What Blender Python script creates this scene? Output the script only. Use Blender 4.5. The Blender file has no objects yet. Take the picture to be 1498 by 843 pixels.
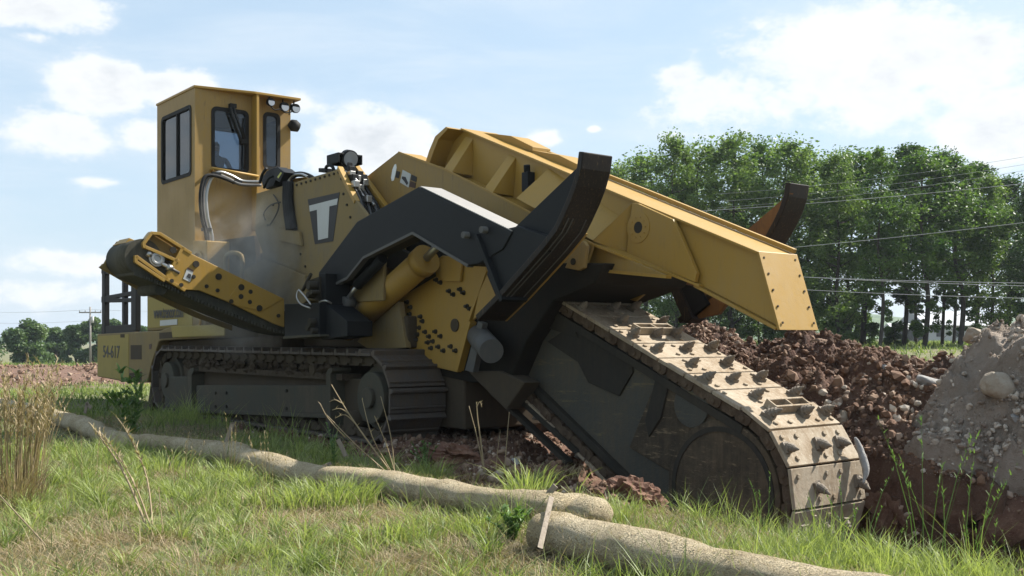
import bpy, bmesh, math, random
import numpy as np
from mathutils import Vector, Matrix
random.seed(7); rng = np.random.default_rng(11)
sc = bpy.context.scene; col = sc.collection
R = math.radians
# ------------------------------------------------------------------ camera
CAMZ = 1.6; F = 1530.0; HOR = 495.0
cam = bpy.data.cameras.new('camera'); camo = bpy.data.objects.new('camera', cam); col.objects.link(camo)
camo.location = (0, 0, CAMZ); camo.rotation_euler = (R(90), 0, 0)
cam.sensor_width = 36; cam.lens = 36 * F / 1498; cam.shift_y = (HOR - 421.5) / 1498
cam.clip_start = .1; cam.clip_end = 6000
sc.camera = camo
sc.render.resolution_x = 1024; sc.render.resolution_y = 576
# ------------------------------------------------------------------ sun and sky
SUN_AZ = R(25); SUN_EL = R(45)          # azimuth from +X towards +Y
sd = Vector((math.cos(SUN_EL) * math.cos(SUN_AZ), math.cos(SUN_EL) * math.sin(SUN_AZ), math.sin(SUN_EL)))
sl = bpy.data.lights.new('sun', 'SUN'); sl.energy = 5.0; sl.angle = R(.53); sl.color = (1, .955, .88)
so = bpy.data.objects.new('sun', sl); col.objects.link(so); so.rotation_euler = sd.to_track_quat('Z', 'Y').to_euler(); so.location = (0, 0, 50)
world = bpy.data.worlds.new('World'); sc.world = world; world.use_nodes = True
sc.view_settings.view_transform = 'Standard'; sc.view_settings.look = 'None'
sc.view_settings.exposure = 1.12; sc.view_settings.gamma = 1

class NT:
    def __init__(s, nt): s.nt = nt; s.n = nt.nodes; s.l = nt.links
    def new(s, t, **k):
        n = s.n.new(t)
        for a, b in k.items(): setattr(n, a, b)
        return n
    def link(s, a, b): s.l.new(a, b)
    def m(s, op, a, b=None, c=None, clamp=False):
        n = s.n.new('ShaderNodeMath'); n.operation = op; n.use_clamp = clamp
        for i, x in enumerate((a, b, c)):
            if x is None: continue
            if isinstance(x, (int, float)): n.inputs[i].default_value = x
            else: s.l.new(x, n.inputs[i])
        return n.outputs[0]
    def mix(s, f, a, b, bt='MIX'):
        n = s.n.new('ShaderNodeMix'); n.data_type = 'RGBA'; n.blend_type = bt
        for i, x in ((0, f), (6, a), (7, b)):
            if isinstance(x, (int, float)): n.inputs[i].default_value = x
            elif isinstance(x, tuple): n.inputs[i].default_value = (x[0], x[1], x[2], 1)
            else: s.l.new(x, n.inputs[i])
        return n.outputs[2]
    def noise(s, scale, detail=5, rough=.55, vec=None, dist=0):
        n = s.n.new('ShaderNodeTexNoise'); n.inputs['Scale'].default_value = scale
        n.inputs['Detail'].default_value = detail; n.inputs['Roughness'].default_value = rough
        n.inputs['Distortion'].default_value = dist
        if vec is not None: s.l.new(vec, n.inputs['Vector'])
        return n.outputs[0]
    def ramp(s, v, lo, hi):
        n = s.n.new('ShaderNodeMapRange'); n.inputs[1].default_value = lo; n.inputs[2].default_value = hi
        n.interpolation_type = 'SMOOTHSTEP'; s.l.new(v, n.inputs[0]); return n.outputs[0]

def build_world():
    N = NT(world.node_tree); N.n.clear()
    out = N.new('ShaderNodeOutputWorld'); bg = N.new('ShaderNodeBackground'); bg.inputs[1].default_value = .062
    sky = N.new('ShaderNodeTexSky'); sky.sky_type = 'NISHITA'; sky.sun_disc = False
    sky.sun_elevation = SUN_EL; sky.sun_rotation = math.pi / 2 - SUN_AZ
    sky.air_density = 1.0; sky.dust_density = 1.6; sky.ozone_density = 1.2
    tc = N.new('ShaderNodeTexCoord'); sp = N.new('ShaderNodeSeparateXYZ'); N.link(tc.outputs['Generated'], sp.inputs[0])
    x, y, z = sp.outputs
    az = N.m('ARCTAN2', x, y)
    hyp = N.m('SQRT', N.m('ADD', N.m('MULTIPLY', x, x), N.m('MULTIPLY', y, y)))
    el = N.m('DIVIDE', z, N.m('MAXIMUM', hyp, .001))
    cb = N.new('ShaderNodeCombineXYZ'); N.link(az, cb.inputs[0]); N.link(N.m('MULTIPLY', el, 1.5), cb.inputs[1])
    vec = cb.outputs[0]
    nz = N.noise(11, 10, .66, vec); nf = N.noise(34, 7, .62, vec)
    def blob(px, py, rx, ry, amp=1.0):
        a = math.atan((px - 749) / F); e = (HOR - py) / F * math.cos(a)
        dx = N.m('DIVIDE', N.m('SUBTRACT', az, a), rx / F); dy = N.m('DIVIDE', N.m('SUBTRACT', el, e), ry / F)
        d = N.m('ADD', N.m('MULTIPLY', dx, dx), N.m('MULTIPLY', dy, dy))
        return N.m('MULTIPLY', N.m('EXPONENT', N.m('MULTIPLY', d, -1.0)), amp)
    bl = [(40, 8, 130, 38, 1), (150, 120, 85, 48, 1.1), (255, 130, 75, 40, 1.05), (80, 200, 110, 40, .8), (210, 200, 60, 30, .8), (560, 210, 110, 55, 1.1), (470, 235, 50, 30, .8),
          (420, 150, 80, 28, .75), (100, 385, 130, 26, .72), (60, 430, 140, 30, .62), (800, 202, 38, 16, .9), (868, 189, 14, 8, .8), (140, 266, 50, 10, .62), (50, 55, 40, 14, .62),
          (1080, 150, 140, 60, .9), (1300, 90, 260, 110, .95), (1480, 180, 160, 70, .9), (1000, 110, 60, 30, .7), (330, 350, 200, 16, .5), (180, 355, 40, 10, .6),
          (2300, 200, 500, 200, 1), (-900, 150, 500, 160, 1)]
    tot = None
    for b in bl:
        v = blob(*b); tot = v if tot is None else N.m('MAXIMUM', tot, v)
    s = N.m('ADD', tot, N.m('MULTIPLY', N.m('SUBTRACT', nz, .5), 1.5))
    s = N.m('ADD', s, N.m('MULTIPLY', N.m('SUBTRACT', nf, .5), .6))
    mask = N.m('MULTIPLY', N.m('ADD', N.m('MULTIPLY', N.ramp(s, .40, .72), .62), N.m('MULTIPLY', N.ramp(s, .15, 1.1), .38)), .96)
    # thin veil
    cb2 = N.new('ShaderNodeCombineXYZ'); N.link(az, cb2.inputs[0]); N.link(N.m('MULTIPLY', el, 4.5), cb2.inputs[1])
    veil = N.ramp(N.noise(3.2, 7, .62, cb2.outputs[0], .4), .38, .8)
    low = N.m('SUBTRACT', 1.0, N.m('DIVIDE', el, .5), clamp=True)
    veilm = N.m('ADD', N.m('MULTIPLY', veil, .62), N.m('MULTIPLY', N.m('MULTIPLY', low, low), .30), clamp=True)
    # cloud body tone: denser cores with greyer undersides (a cloud's own scattering)
    cs = N.ramp(N.noise(8, 8, .62, vec), .34, .66)
    core = N.ramp(s, .6, 1.15)
    ccol = N.mix(N.m('MULTIPLY', N.m('MULTIPLY', cs, core), .8), (7.9, 8.0, 8.05), (5.0, 5.4, 5.9))
    skyc = N.mix(.6, N.mix(1.0, sky.outputs[0], (1.05, 1.12, 1.12), 'MULTIPLY'), (5.3, 6.8, 8.2))
    c1 = N.mix(veilm, skyc, (6.3, 7.0, 7.7))
    c2 = N.mix(mask, c1, ccol)
    N.link(c2, bg.inputs[0]); N.link(bg.outputs[0], out.inputs[0])
build_world()

# ------------------------------------------------------------------ machine frame and tracing helpers
A = R(38.4); U = (math.sin(A), -math.cos(A)); V = (math.cos(A), math.sin(A)); O = (-2.1, 15.8)
def pv(px, py, v):      # image ray meets the machine's lengthwise plane at v -> (u, z)
    r = (px - 749) / F
    u = (r * (O[1] + v * V[1]) - (O[0] + v * V[0])) / (U[0] - r * U[1]); y = O[1] + u * U[1] + v * V[1]
    return u, CAMZ + (HOR - py) / F * y
def pu(px, py, u):      # ... meets the crosswise plane at u -> (v, z)
    r = (px - 749) / F
    v = (r * (O[1] + u * U[1]) - (O[0] + u * U[0])) / (V[0] - r * V[1]); y = O[1] + u * U[1] + v * V[1]
    return v, CAMZ + (HOR - py) / F * y
def q3(px, py, v): u, z = pv(px, py, v); return (u, v, z)
def w3(u, v, z=0): return (O[0] + u * U[0] + v * V[0], O[1] + u * U[1] + v * V[1], z)
def gnd(px, py, z=0):
    y = (CAMZ - z) * F / (py - HOR); return ((px - 749) / F * y, y)
def at(px, py, y): return ((px - 749) / F * y, y, CAMZ + (HOR - py) / F * y)

# ------------------------------------------------------------------ noise
def _h(ix, iy, s):
    n = (ix.astype(np.int64) * 374761393 + iy.astype(np.int64) * 668265263 + s * 1442695041) & 0xffffffff
    n = ((n ^ (n >> 13)) * 1274126177) & 0xffffffff
    return ((n ^ (n >> 16)) & 0xffff) / 65535.0
def vn(x, y, s=0):
    ix = np.floor(x); iy = np.floor(y); fx = x - ix; fy = y - iy
    fx = fx * fx * (3 - 2 * fx); fy = fy * fy * (3 - 2 * fy)
    a = _h(ix, iy, s); b = _h(ix + 1, iy, s); c = _h(ix, iy + 1, s); d = _h(ix + 1, iy + 1, s)
    return (a * (1 - fx) + b * fx) * (1 - fy) + (c * (1 - fx) + d * fx) * fy - .5
def fbm(x, y, f=1., o=5, s=0, g=.5):
    x = np.asarray(x, float); y = np.asarray(y, float); t = 0; a = 1.
    for k in range(o):
        t = t + a * vn(x * f + 17.3 * k, y * f - 9.1 * k, s + k); f *= 2.03; a *= g
    return t
def sst(a, b, x): t = np.clip((x - a) / (b - a), 0, 1); return t * t * (3 - 2 * t)

# ------------------------------------------------------------------ materials
MATS = {}
def mat(name):
    m = bpy.data.materials.new(name); m.use_nodes = True; N = NT(m.node_tree)
    p = m.node_tree.nodes['Principled BSDF']; MATS[name] = m; return m, N, p
def bump(N, p, h, st=.3, d=.02):
    b = N.new('ShaderNodeBump'); b.inputs['Strength'].default_value = st; b.inputs['Distance'].default_value = d
    N.link(h, b.inputs['Height']); N.link(b.outputs[0], p.inputs['Normal'])
def paint(name, base, dust, damt=.35, rough=.42, scratch=None, metallic=0, sc1=1.2, bmp=.08, k=None, smap=None, wear=0):
    if k is None: k = .38 if max(base) < .2 else .76
    base = tuple(x * k for x in base); dust = tuple(x * (k if k > .5 else .5) for x in dust)
    m, N, p = mat(name)
    tc = N.new('ShaderNodeTexCoord'); o = tc.outputs['Object']
    n1 = N.noise(sc1, 8, .65, o); n2 = N.noise(14, 6, .7, o); n3 = N.noise(90, 3, .6, o)
    mp = N.new('ShaderNodeMapping'); mp.inputs['Scale'].default_value = (9, 9, .9); N.link(o, mp.inputs[0])
    st = N.noise(1.6, 6, .65, mp.outputs[0])
    d = N.m('ADD', N.m('MULTIPLY', n1, .55), N.m('ADD', N.m('MULTIPLY', n2, .25), N.m('MULTIPLY', st, .35)))
    f = N.m('MULTIPLY', N.ramp(d, .44, .78), damt, clamp=True); f = N.m('ADD', f, damt * .28)
    c = N.mix(f, base, dust)
    c = N.mix(N.m('MULTIPLY', N.ramp(n3, .62, .75), .35), c, tuple(x * .5 for x in base))
    if wear:
        w1 = N.m('MULTIPLY', N.ramp(N.noise(2.6, 10, .78, mp.outputs[0]), .56, .68), wear); c = N.mix(w1, c, (.085, .055, .03))
        w2 = N.m('MULTIPLY', N.ramp(N.noise(7, 10, .8, o), .63, .69), wear * 1.4, clamp=True); c = N.mix(w2, c, (.06, .038, .025))
    if scratch:
        mq = mp
        if smap: mq = N.new('ShaderNodeMapping'); mq.inputs['Scale'].default_value = smap; mq.inputs['Rotation'].default_value = (0, .25, 0); N.link(o, mq.inputs[0])
        s2 = N.m('MULTIPLY', N.ramp(N.noise(5, 9, .75, mq.outputs[0]), .55, .66), scratch[1]); c = N.mix(s2, c, scratch[0])
    N.link(c, p.inputs['Base Color'])
    r = N.m('ADD', rough, N.m('MULTIPLY', f, .45), clamp=True); N.link(r, p.inputs['Roughness'])
    p.inputs['Metallic'].default_value = metallic; p.inputs['Specular IOR Level'].default_value = .32 if max(base) > .03 else .2
    bump(N, p, N.m('ADD', N.m('ADD', n2, N.m('MULTIPLY', n1, 2.5)), N.m('MULTIPLY', n3, .5)), bmp, .02)
    return m
YEL = paint('yellow_paint', (.355, .212, .040), (.29, .215, .12), .55, .42, wear=.5, k=.82)
YELC = paint('yellow_paint_clean', (.40, .228, .030), (.33, .235, .11), .36, .38, wear=.32, k=.84)
YELD = paint('yellow_paint_dusty', (.25, .17, .05), (.22, .175, .11), .75, .62, wear=.5, k=.86)
YELB = paint('yellow_panel', (.36, .27, .045), (.28, .23, .12), .35, .55)
BLK = paint('black_paint', (.020, .023, .026), (.07, .068, .06), .14, .55)
BLKW = paint('black_worn', (.020, .018, .018), (.09, .065, .045), .4, .42, ((.13, .085, .04), .75))
ORW = paint('worn_orange', (.26, .12, .03), (.10, .06, .035), .6, .6, ((.05, .03, .02), .7))
DRK = paint('dark_greasy_steel', (.045, .042, .036), (.16, .13, .09), .45, .65)
HULL = paint('muddy_shaded_hull', (.10, .08, .055), (.15, .11, .07), .8, .8, k=.5)  # mud brown, also painted where hull and recesses lie in shade
TRK = paint('track_steel', (.12, .115, .11), (.22, .16, .11), .85, .42, None, .3, 2.5, .6, k=.55)
GRN = paint('grey_green_paint', (.11, .12, .09), (.19, .15, .105), .75, .75)
MUD = paint('dried_mud', (.12, .085, .055), (.20, .15, .10), .7, .95, None, 0, 4, 1.0)
PLT = paint('dusty_chain_plate', (.50, .42, .31), (.30, .22, .14), .95, .62, ((.66, .60, .50), .45), 0, 1.6, .35)
TTH = paint('tooth_steel', (.20, .165, .13), (.30, .25, .19), .7, .55, None, .2, 5, .4)
RST = paint('rusty_links', (.10, .055, .03), (.28, .20, .13), .7, .8, None, 0, 6, .8)
RUB = paint('rubber', (.02, .02, .021), (.10, .095, .085), .4, .6)
HOS = paint('grey_hose', (.16, .16, .165), (.3, .28, .25), .4, .45)
BELT = paint('conveyor_belt', (.065, .07, .055), (.20, .18, .14), .75, .75)
SOILY = paint('soil_smeared_steel', (.06, .055, .045), (.26, .19, .12), .95, .85, ((.3, .22, .13), .6), 0, 1.0, .9, smap=(.8, 4, 4))
BLKD = paint('interior_shade_black', (.018, .017, .015), (.08, .065, .045), .5, .8)  # near-black colour standing for the shade inside the machine
WHT = paint('white_decal', (.62, .63, .62), (.4, .37, .3), .2, .5)
GRY = paint('grey_decal', (.075, .072, .078), (.2, .18, .15), .2, .5)
REDD = paint('dark_red_decal', (.13, .05, .035), (.2, .15, .1), .3, .5)
BRT = paint('bright_steel', (.55, .54, .52), (.35, .32, .28), .3, .3, None, .9)
GLV = paint('grey_scraped_steel', (.16, .165, .17), (.3, .26, .2), .4, .5)
SLV = paint('pale_grey_top', (.30, .29, .28), (.42, .39, .35), .6, .5)  # far paler grey than black_paint, kept for the arm's top face
BOOM = paint('scraped_boom_side', (.045, .05, .045), (.13, .105, .07), .8, .5, ((.17, .135, .06), .8), 0, .9, .6, smap=(.16, 1.5, 1.3), k=.8)
def simple(name, c, rough=.6, metallic=0, em=None):
    m, N, p = mat(name); p.inputs['Base Color'].default_value = (*c, 1); p.inputs['Roughness'].default_value = rough; p.inputs['Metallic'].default_value = metallic
    return m
INK = simple('ink', (.03, .028, .03), .6); LENS = simple('lamp_lens', (.34, .35, .37), .12, .3)
SKIN = simple('skin', (.35, .19, .12), .5); SHIRT = simple('shirt', (.25, .3, .38), .8); PANTS = simple('trousers', (.04, .05, .08), .9); HAIR = simple('hair', (.03, .02, .015), .8)
def glassmat(name='reflection_tint_glass', tint=(.20, .24, .22), dirt=.12):
    m, N, p = mat(name); N.n.remove(p)
    out = N.n['Material Output']; g = N.new('ShaderNodeBsdfGlossy'); g.inputs['Roughness'].default_value = .04; g.inputs[0].default_value = (.9, .9, .9, 1)
    t = N.new('ShaderNodeBsdfTransparent'); t.inputs[0].default_value = (*tint, 1)
    fr = N.new('ShaderNodeFresnel'); fr.inputs[0].default_value = 1.5
    d = N.new('ShaderNodeBsdfDiffuse'); d.inputs[0].default_value = (.10, .10, .10, 1)
    a = N.new('ShaderNodeMixShader'); a.inputs[0].default_value = dirt; N.link(t.outputs[0], a.inputs[1]); N.link(d.outputs[0], a.inputs[2])
    b = N.new('ShaderNodeMixShader'); N.link(fr.outputs[0], b.inputs[0]); N.link(a.outputs[0], b.inputs[1]); N.link(g.outputs[0], b.inputs[2])
    N.link(b.outputs[0], out.inputs[0]); return m
GLASS = glassmat(); GLASSC = glassmat('clear_glass', (.62, .68, .74), .10)  # side window's dark greenish tint also stands in for reflected trees
def leafmat(name, c1, c2, attr=True, trans=.35, rough=.5):
    m, N, p = mat(name); N.n.remove(p); out = N.n['Material Output']
    a = N.new('ShaderNodeAttribute'); a.attribute_name = 'tone'
    c = N.mix(a.outputs['Fac'], c1, c2)
    d = N.new('ShaderNodeBsdfPrincipled'); d.inputs['Roughness'].default_value = rough; N.link(c, d.inputs['Base Color'])
    d.inputs['Specular IOR Level'].default_value = .3
    t = N.new('ShaderNodeBsdfTranslucent'); N.link(N.mix(1.0, c, (1.15, 1.25, .6), 'MULTIPLY'), t.inputs[0])
    mx = N.new('ShaderNodeMixShader'); mx.inputs[0].default_value = trans; N.link(d.outputs[0], mx.inputs[1]); N.link(t.outputs[0], mx.inputs[2])
    N.link(mx.outputs[0], out.inputs[0]); return m
LEAF = leafmat('broad_leaves', (0.038, 0.083, 0.019), (0.131, 0.204, 0.048), trans=.4)
LEAFL = leafmat('light_leaves', (0.064, 0.116, 0.031), (0.203, 0.276, 0.090), trans=.42)
LEAFK = leafmat('dark_leaves', (0.023, 0.054, 0.016), (0.083, 0.147, 0.039), trans=.3)
LEAFD = leafmat('distant_leaves', (0.063, 0.113, 0.045), (0.135, 0.189, 0.077))
GRASS = leafmat('grass_blades', (.07, .115, .03), (.33, .37, .14), trans=.40)
STRAW = leafmat('dry_straw', (0.187, 0.136, 0.076), (0.425, 0.340, 0.212), trans=.25, rough=.7)
WEED = leafmat('weed_leaves', (.06, .11, .03), (.15, .24, .07), trans=.3)
def barkm():
    m, N, p = mat('bark'); tc = N.new('ShaderNodeTexCoord'); mp = N.new('ShaderNodeMapping'); mp.inputs['Scale'].default_value = (5, 5, 1); N.link(tc.outputs['Object'], mp.inputs[0])
    n = N.noise(3, 7, .7, mp.outputs[0]); N.link(N.mix(n, (0.019, 0.015, 0.011), (0.072, 0.058, 0.044)), p.inputs['Base Color']); p.inputs['Roughness'].default_value = .9; bump(N, p, n, .8, .06); return m
BARK = barkm()
def woodm(name, a, b):
    m, N, p = mat(name); tc = N.new('ShaderNodeTexCoord'); mp = N.new('ShaderNodeMapping'); mp.inputs['Scale'].default_value = (30, 30, 3); N.link(tc.outputs['Object'], mp.inputs[0])
    n = N.noise(1, 6, .6, mp.outputs[0]); N.link(N.mix(n, a, b), p.inputs['Base Color']); p.inputs['Roughness'].default_value = .85; bump(N, p, n, .4, .01); return m
WOOD = woodm('weathered_wood', (0.128, 0.096, 0.068), (0.336, 0.280, 0.216)); POLE = woodm('pole_wood', (0.176, 0.160, 0.144), (0.320, 0.296, 0.264))
def rockm(name, a, b, dust, dm=.4):
    m, N, p = mat(name); tc = N.new('ShaderNodeTexCoord'); o = tc.outputs['Object']
    n = N.noise(2.5, 9, .7, o); n2 = N.noise(22, 6, .7, o); c = N.mix(N.ramp(n, .3, .7), a, b); c = N.mix(N.m('MULTIPLY', N.ramp(n2, .5, .7), dm), c, dust)
    N.link(c, p.inputs['Base Color']); p.inputs['Roughness'].default_value = .92; bump(N, p, N.m('ADD', n, N.m('MULTIPLY', n2, .5)), .7, .05); return m
ROCK = rockm('pale_rock', (0.245, 0.194, 0.137), (0.374, 0.324, 0.259), (0.216, 0.122, 0.072))
ROCKB = rockm('brown_rock', (0.165, 0.098, 0.060), (0.285, 0.203, 0.143), (0.120, 0.053, 0.030), .6)
ROCKG = rockm('grey_rock', (0.216, 0.209, 0.202), (0.346, 0.331, 0.310), (0.158, 0.144, 0.130))
CLOD = rockm('red_clay', (0.098, 0.041, 0.024), (0.180, 0.090, 0.053), (0.270, 0.188, 0.128), .5)
def clodvar():
    m, N, p = mat('mixed_clods'); a = N.new('ShaderNodeAttribute'); a.attribute_name = 'tone'
    cr = N.new('ShaderNodeValToRGB'); N.link(a.outputs['Fac'], cr.inputs[0]); e = cr.color_ramp.elements
    e[0].position = 0; e[0].color = (.068, .036, .021, 1); e[1].position = 1; e[1].color = (.50, .44, .36, 1)
    for ps, c in ((.45, (.145, .078, .045, 1)), (.75, (.22, .145, .095, 1)), (.88, (.29, .22, .165, 1))):
        x = e.new(ps); x.color = c
    N.link(cr.outputs[0], p.inputs['Base Color']); p.inputs['Roughness'].default_value = .95; return m
CLODV = clodvar()
def clodgrey():
    m, N, p = mat('grey_stones'); a = N.new('ShaderNodeAttribute'); a.attribute_name = 'tone'
    N.link(N.mix(a.outputs['Fac'], (.17, .13, .10), (.44, .38, .31)), p.inputs['Base Color']); p.inputs['Roughness'].default_value = .95; return m
CLODG = clodgrey()
def heapm(name, cols, bs=1.0):
    m, N, p = mat(name); tc = N.new('ShaderNodeTexCoord'); o = tc.outputs['Object']
    n = N.noise(.9, 8, .7, o); n2 = N.noise(9, 8, .75, o); n3 = N.noise(45, 4, .7, o)
    c = N.mix(N.ramp(n, .35, .65), cols[0], cols[1]); c = N.mix(N.m('MULTIPLY', N.ramp(n2, .5, .68), .6), c, cols[2]); c = N.mix(N.m('MULTIPLY', N.ramp(n3, .60, .70), .7), c, cols[3])
    N.link(c, p.inputs['Base Color']); p.inputs['Roughness'].default_value = .95
    bump(N, p, N.m('ADD', N.m('MULTIPLY', n2, 1.2), N.m('MULTIPLY', n3, .6)), bs, .08); return m
REDH = heapm('red_brown_spoil', ((0.090, 0.041, 0.026), (0.158, 0.086, 0.053), (0.064, 0.030, 0.019), (0.315, 0.240, 0.180)))
GRYH = heapm('grey_spoil', ((.25, .19, .14), (.38, .31, .25), (.18, .125, .085), (.48, .42, .35)), 1.0)
def groundm():
    m, N, p = mat('field_ground'); tc = N.new('ShaderNodeTexCoord'); o = tc.outputs['Object']
    a = N.new('ShaderNodeAttribute'); a.attribute_name = 'dirt'
    n = N.noise(.6, 8, .65, o); n2 = N.noise(6, 8, .7, o); n3 = N.noise(60, 4, .7, o)
    g = N.mix(N.ramp(n, .35, .65), (0.079, 0.101, 0.026), (0.150, 0.135, 0.068)); g = N.mix(N.m('MULTIPLY', N.ramp(n2, .45, .62), .7), g, (0.195, 0.150, 0.086))
    g = N.mix(N.m('MULTIPLY', N.ramp(n3, .5, .7), .5), g, (0.038, 0.045, 0.015))
    d = N.mix(N.ramp(n2, .35, .7), (0.098, 0.046, 0.028), (0.173, 0.101, 0.064)); d = N.mix(N.m('MULTIPLY', N.ramp(n3, .58, .7), .5), d, (0.285, 0.210, 0.150))
    f = N.m('ADD', a.outputs['Fac'], N.m('MULTIPLY', N.m('SUBTRACT', n2, .5), .5), clamp=True)
    N.link(N.mix(N.ramp(f, .35, .6), g, d), p.inputs['Base Color']); p.inputs['Roughness'].default_value = .97
    bump(N, p, N.m('ADD', n2, N.m('MULTIPLY', n3, .4)), .8, .05); return m
GROUND = groundm()
def sockm():
    m, N, p = mat('burlap_sock'); tc = N.new('ShaderNodeTexCoord'); o = tc.outputs['UV']; ob = tc.outputs['Object']
    nd = N.noise(2.2, 4, .6, ob)
    cbn = N.new('ShaderNodeVectorMath', operation='ADD'); N.link(o, cbn.inputs[0]); N.link(nd, cbn.inputs[1])
    vo = N.new('ShaderNodeTexVoronoi'); vo.inputs['Scale'].default_value = 26; N.link(cbn.outputs[0], vo.inputs['Vector'])
    n = N.noise(2.5, 7, .7, ob); n2 = N.noise(48, 6, .8, ob); n3 = N.noise(9, 5, .7, ob)
    c = N.mix(N.ramp(n, .3, .7), (.39, .31, .18), (.58, .49, .33)); c = N.mix(N.m('MULTIPLY', N.ramp(n2, .52, .66), .65), c, (0.168, 0.109, 0.059)); c = N.mix(N.m('MULTIPLY', N.ramp(n3, .52, .7), .4), c, (0.277, 0.210, 0.126))
    c = N.mix(N.m('MULTIPLY', N.ramp(vo.outputs['Distance'], .45, .75), .45), c, (0.143, 0.101, 0.059))
    N.link(c, p.inputs['Base Color']); p.inputs['Roughness'].default_value = .95
    bump(N, p, N.m('ADD', N.m('MULTIPLY', vo.outputs['Distance'], -.8), N.m('MULTIPLY', n2, 1.8)), .9, .02); return m
SOCK = sockm()
SHIN = simple('roof_grey', (.30, .31, .33), .6); SIDING = simple('house_siding', (.45, .45, .44), .7); DKW = simple('dark_window', (.04, .045, .05), .2)
WIRE = simple('wire', (.38, .38, .38), .5, .3)

# ------------------------------------------------------------------ object helpers
def tag(o, label=None, cat=None, group=None, kind=None):
    if label: o['label'] = label
    if cat: o['category'] = cat
    if group: o['group'] = group
    if kind: o['kind'] = kind
    return o
def empty(name, loc=(0, 0, 0), rz=0, **k):
    o = bpy.data.objects.new(name, None); col.objects.link(o); o.location = loc; o.rotation_euler = (0, 0, rz); o.empty_display_size = .3
    return tag(o, **k)
class MB:
    def __init__(s): s.v = []; s.f = []; s.sm = []
    def add(s, vs, fs, smooth=False):
        b = len(s.v); s.v += [tuple(x) for x in vs]; s.f += [tuple(b + i for i in f) for f in fs]; s.sm += [smooth] * len(fs); return s
    def extr(s, pts, d):         # closed loop of 3D points swept by vector d
        n = len(pts); d = Vector(d); p2 = [tuple(Vector(p) + d) for p in pts]
        return s.add(list(pts) + p2, [tuple(range(n)), tuple(range(2 * n - 1, n - 1, -1))] + [(i, i + n, (i + 1) % n + n, (i + 1) % n) for i in range(n)])
    def plate(s, pxs, v, t):     # outline traced on the plane v, thickness t away from the viewer
        return s.extr([q3(x, y, v) for x, y in pxs], (0, t, 0))
    def uz(s, pts, v0, v1): return s.extr([(u, v0, z) for u, z in pts], (0, v1 - v0, 0))
    def vz(s, pts, u0, u1): return s.extr([(u0, v, z) for v, z in pts], (u1 - u0, 0, 0))
    def uplate(s, pxs, u, t): return s.extr([(u,) + pu(x, y, u) for x, y in pxs], (t, 0, 0))
    def box(s, u0, u1, v0, v1, z0, z1): return s.uz([(u0, z0), (u1, z0), (u1, z1), (u0, z1)], v0, v1)
    def tube(s, path, r, n=10, caps=True, r1=None):
        P = [Vector(p) for p in path]; k = len(P); rings = []; up = None
        for i, p in enumerate(P):
            t = (P[min(i + 1, k - 1)] - P[max(i - 1, 0)]).normalized()
            if up is None: up = Vector((0, 0, 1)) if abs(t.z) < .9 else Vector((1, 0, 0))
            a = t.cross(up).normalized(); up = a.cross(t).normalized()
            rr = r if r1 is None else r + (r1 - r) * i / (k - 1)
            if isinstance(r, (list, tuple)): rr = r[i]
            rings += [tuple(p + a * rr * math.cos(2 * math.pi * j / n) + up * rr * math.sin(2 * math.pi * j / n)) for j in range(n)]
        fs = [(i * n + j, i * n + (j + 1) % n, (i + 1) * n + (j + 1) % n, (i + 1) * n + j) for i in range(k - 1) for j in range(n)]
        s.add(rings, fs, True)
        if caps: b = len(s.v) - len(rings); s.f += [tuple(b + j for j in range(n - 1, -1, -1)), tuple(b + (k - 1) * n + j for j in range(n))]; s.sm += [False, False]
        return s
    def ring(s, c, ax, r0, r1, t, n=28):   # annular disc
        c = Vector(c); ax = Vector(ax).normalized(); up = Vector((0, 0, 1)) if abs(ax.z) < .9 else Vector((1, 0, 0)); a = ax.cross(up).normalized(); b = ax.cross(a)
        vs = []
        for r, o in ((r0, 0), (r1, 0), (r1, t), (r0, t)):
            vs += [tuple(c + ax * o + (a * math.cos(2 * math.pi * j / n) + b * math.sin(2 * math.pi * j / n)) * r) for j in range(n)]
        fs = [(k * n + j, k * n + (j + 1) % n, ((k + 1) % 4) * n + (j + 1) % n, ((k + 1) % 4) * n + j) for k in range(4) for j in range(n)]
        return s.add(vs, fs)
    def build(s, name, m, parent=None, bevel=0, **k):
        me = bpy.data.meshes.new(name); me.from_pydata(s.v, [], s.f); me.materials.append(m)
        bm = bmesh.new(); bm.from_mesh(me)
        bmesh.ops.recalc_face_normals(bm, faces=bm.faces)
        bm.to_mesh(me); bm.free()
        if len(s.sm) == len(me.polygons): me.polygons.foreach_set('use_smooth', s.sm)
        o = bpy.data.objects.new(name, me); col.objects.link(o); o.parent = parent
        if bevel:
            b = o.modifiers.new('bevel', 'BEVEL'); b.width = bevel; b.segments = 2; b.limit_method = 'ANGLE'; b.angle_limit = R(40)
        return tag(o, **k)
def split(mb, name, m, parent=None, bevel=0):       # every separate piece an object of its own
    n = len(mb.v); par = list(range(n))
    def fd(a):
        while par[a] != a: par[a] = par[par[a]]; a = par[a]
        return a
    for f in mb.f:
        for q in f[1:]: par[fd(q)] = fd(f[0])
    gr = {}
    for i, f in enumerate(mb.f): gr.setdefault(fd(f[0]), []).append(i)
    out = []
    for fs in gr.values():
        g = MB(); mp = {}
        for i in fs:
            for q in mb.f[i]:
                if q not in mp: mp[q] = len(g.v); g.v.append(mb.v[q])
            g.f.append(tuple(mp[q] for q in mb.f[i])); g.sm.append(mb.sm[i])
        out.append(g.build(name, m, parent, bevel))
    return out
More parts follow.
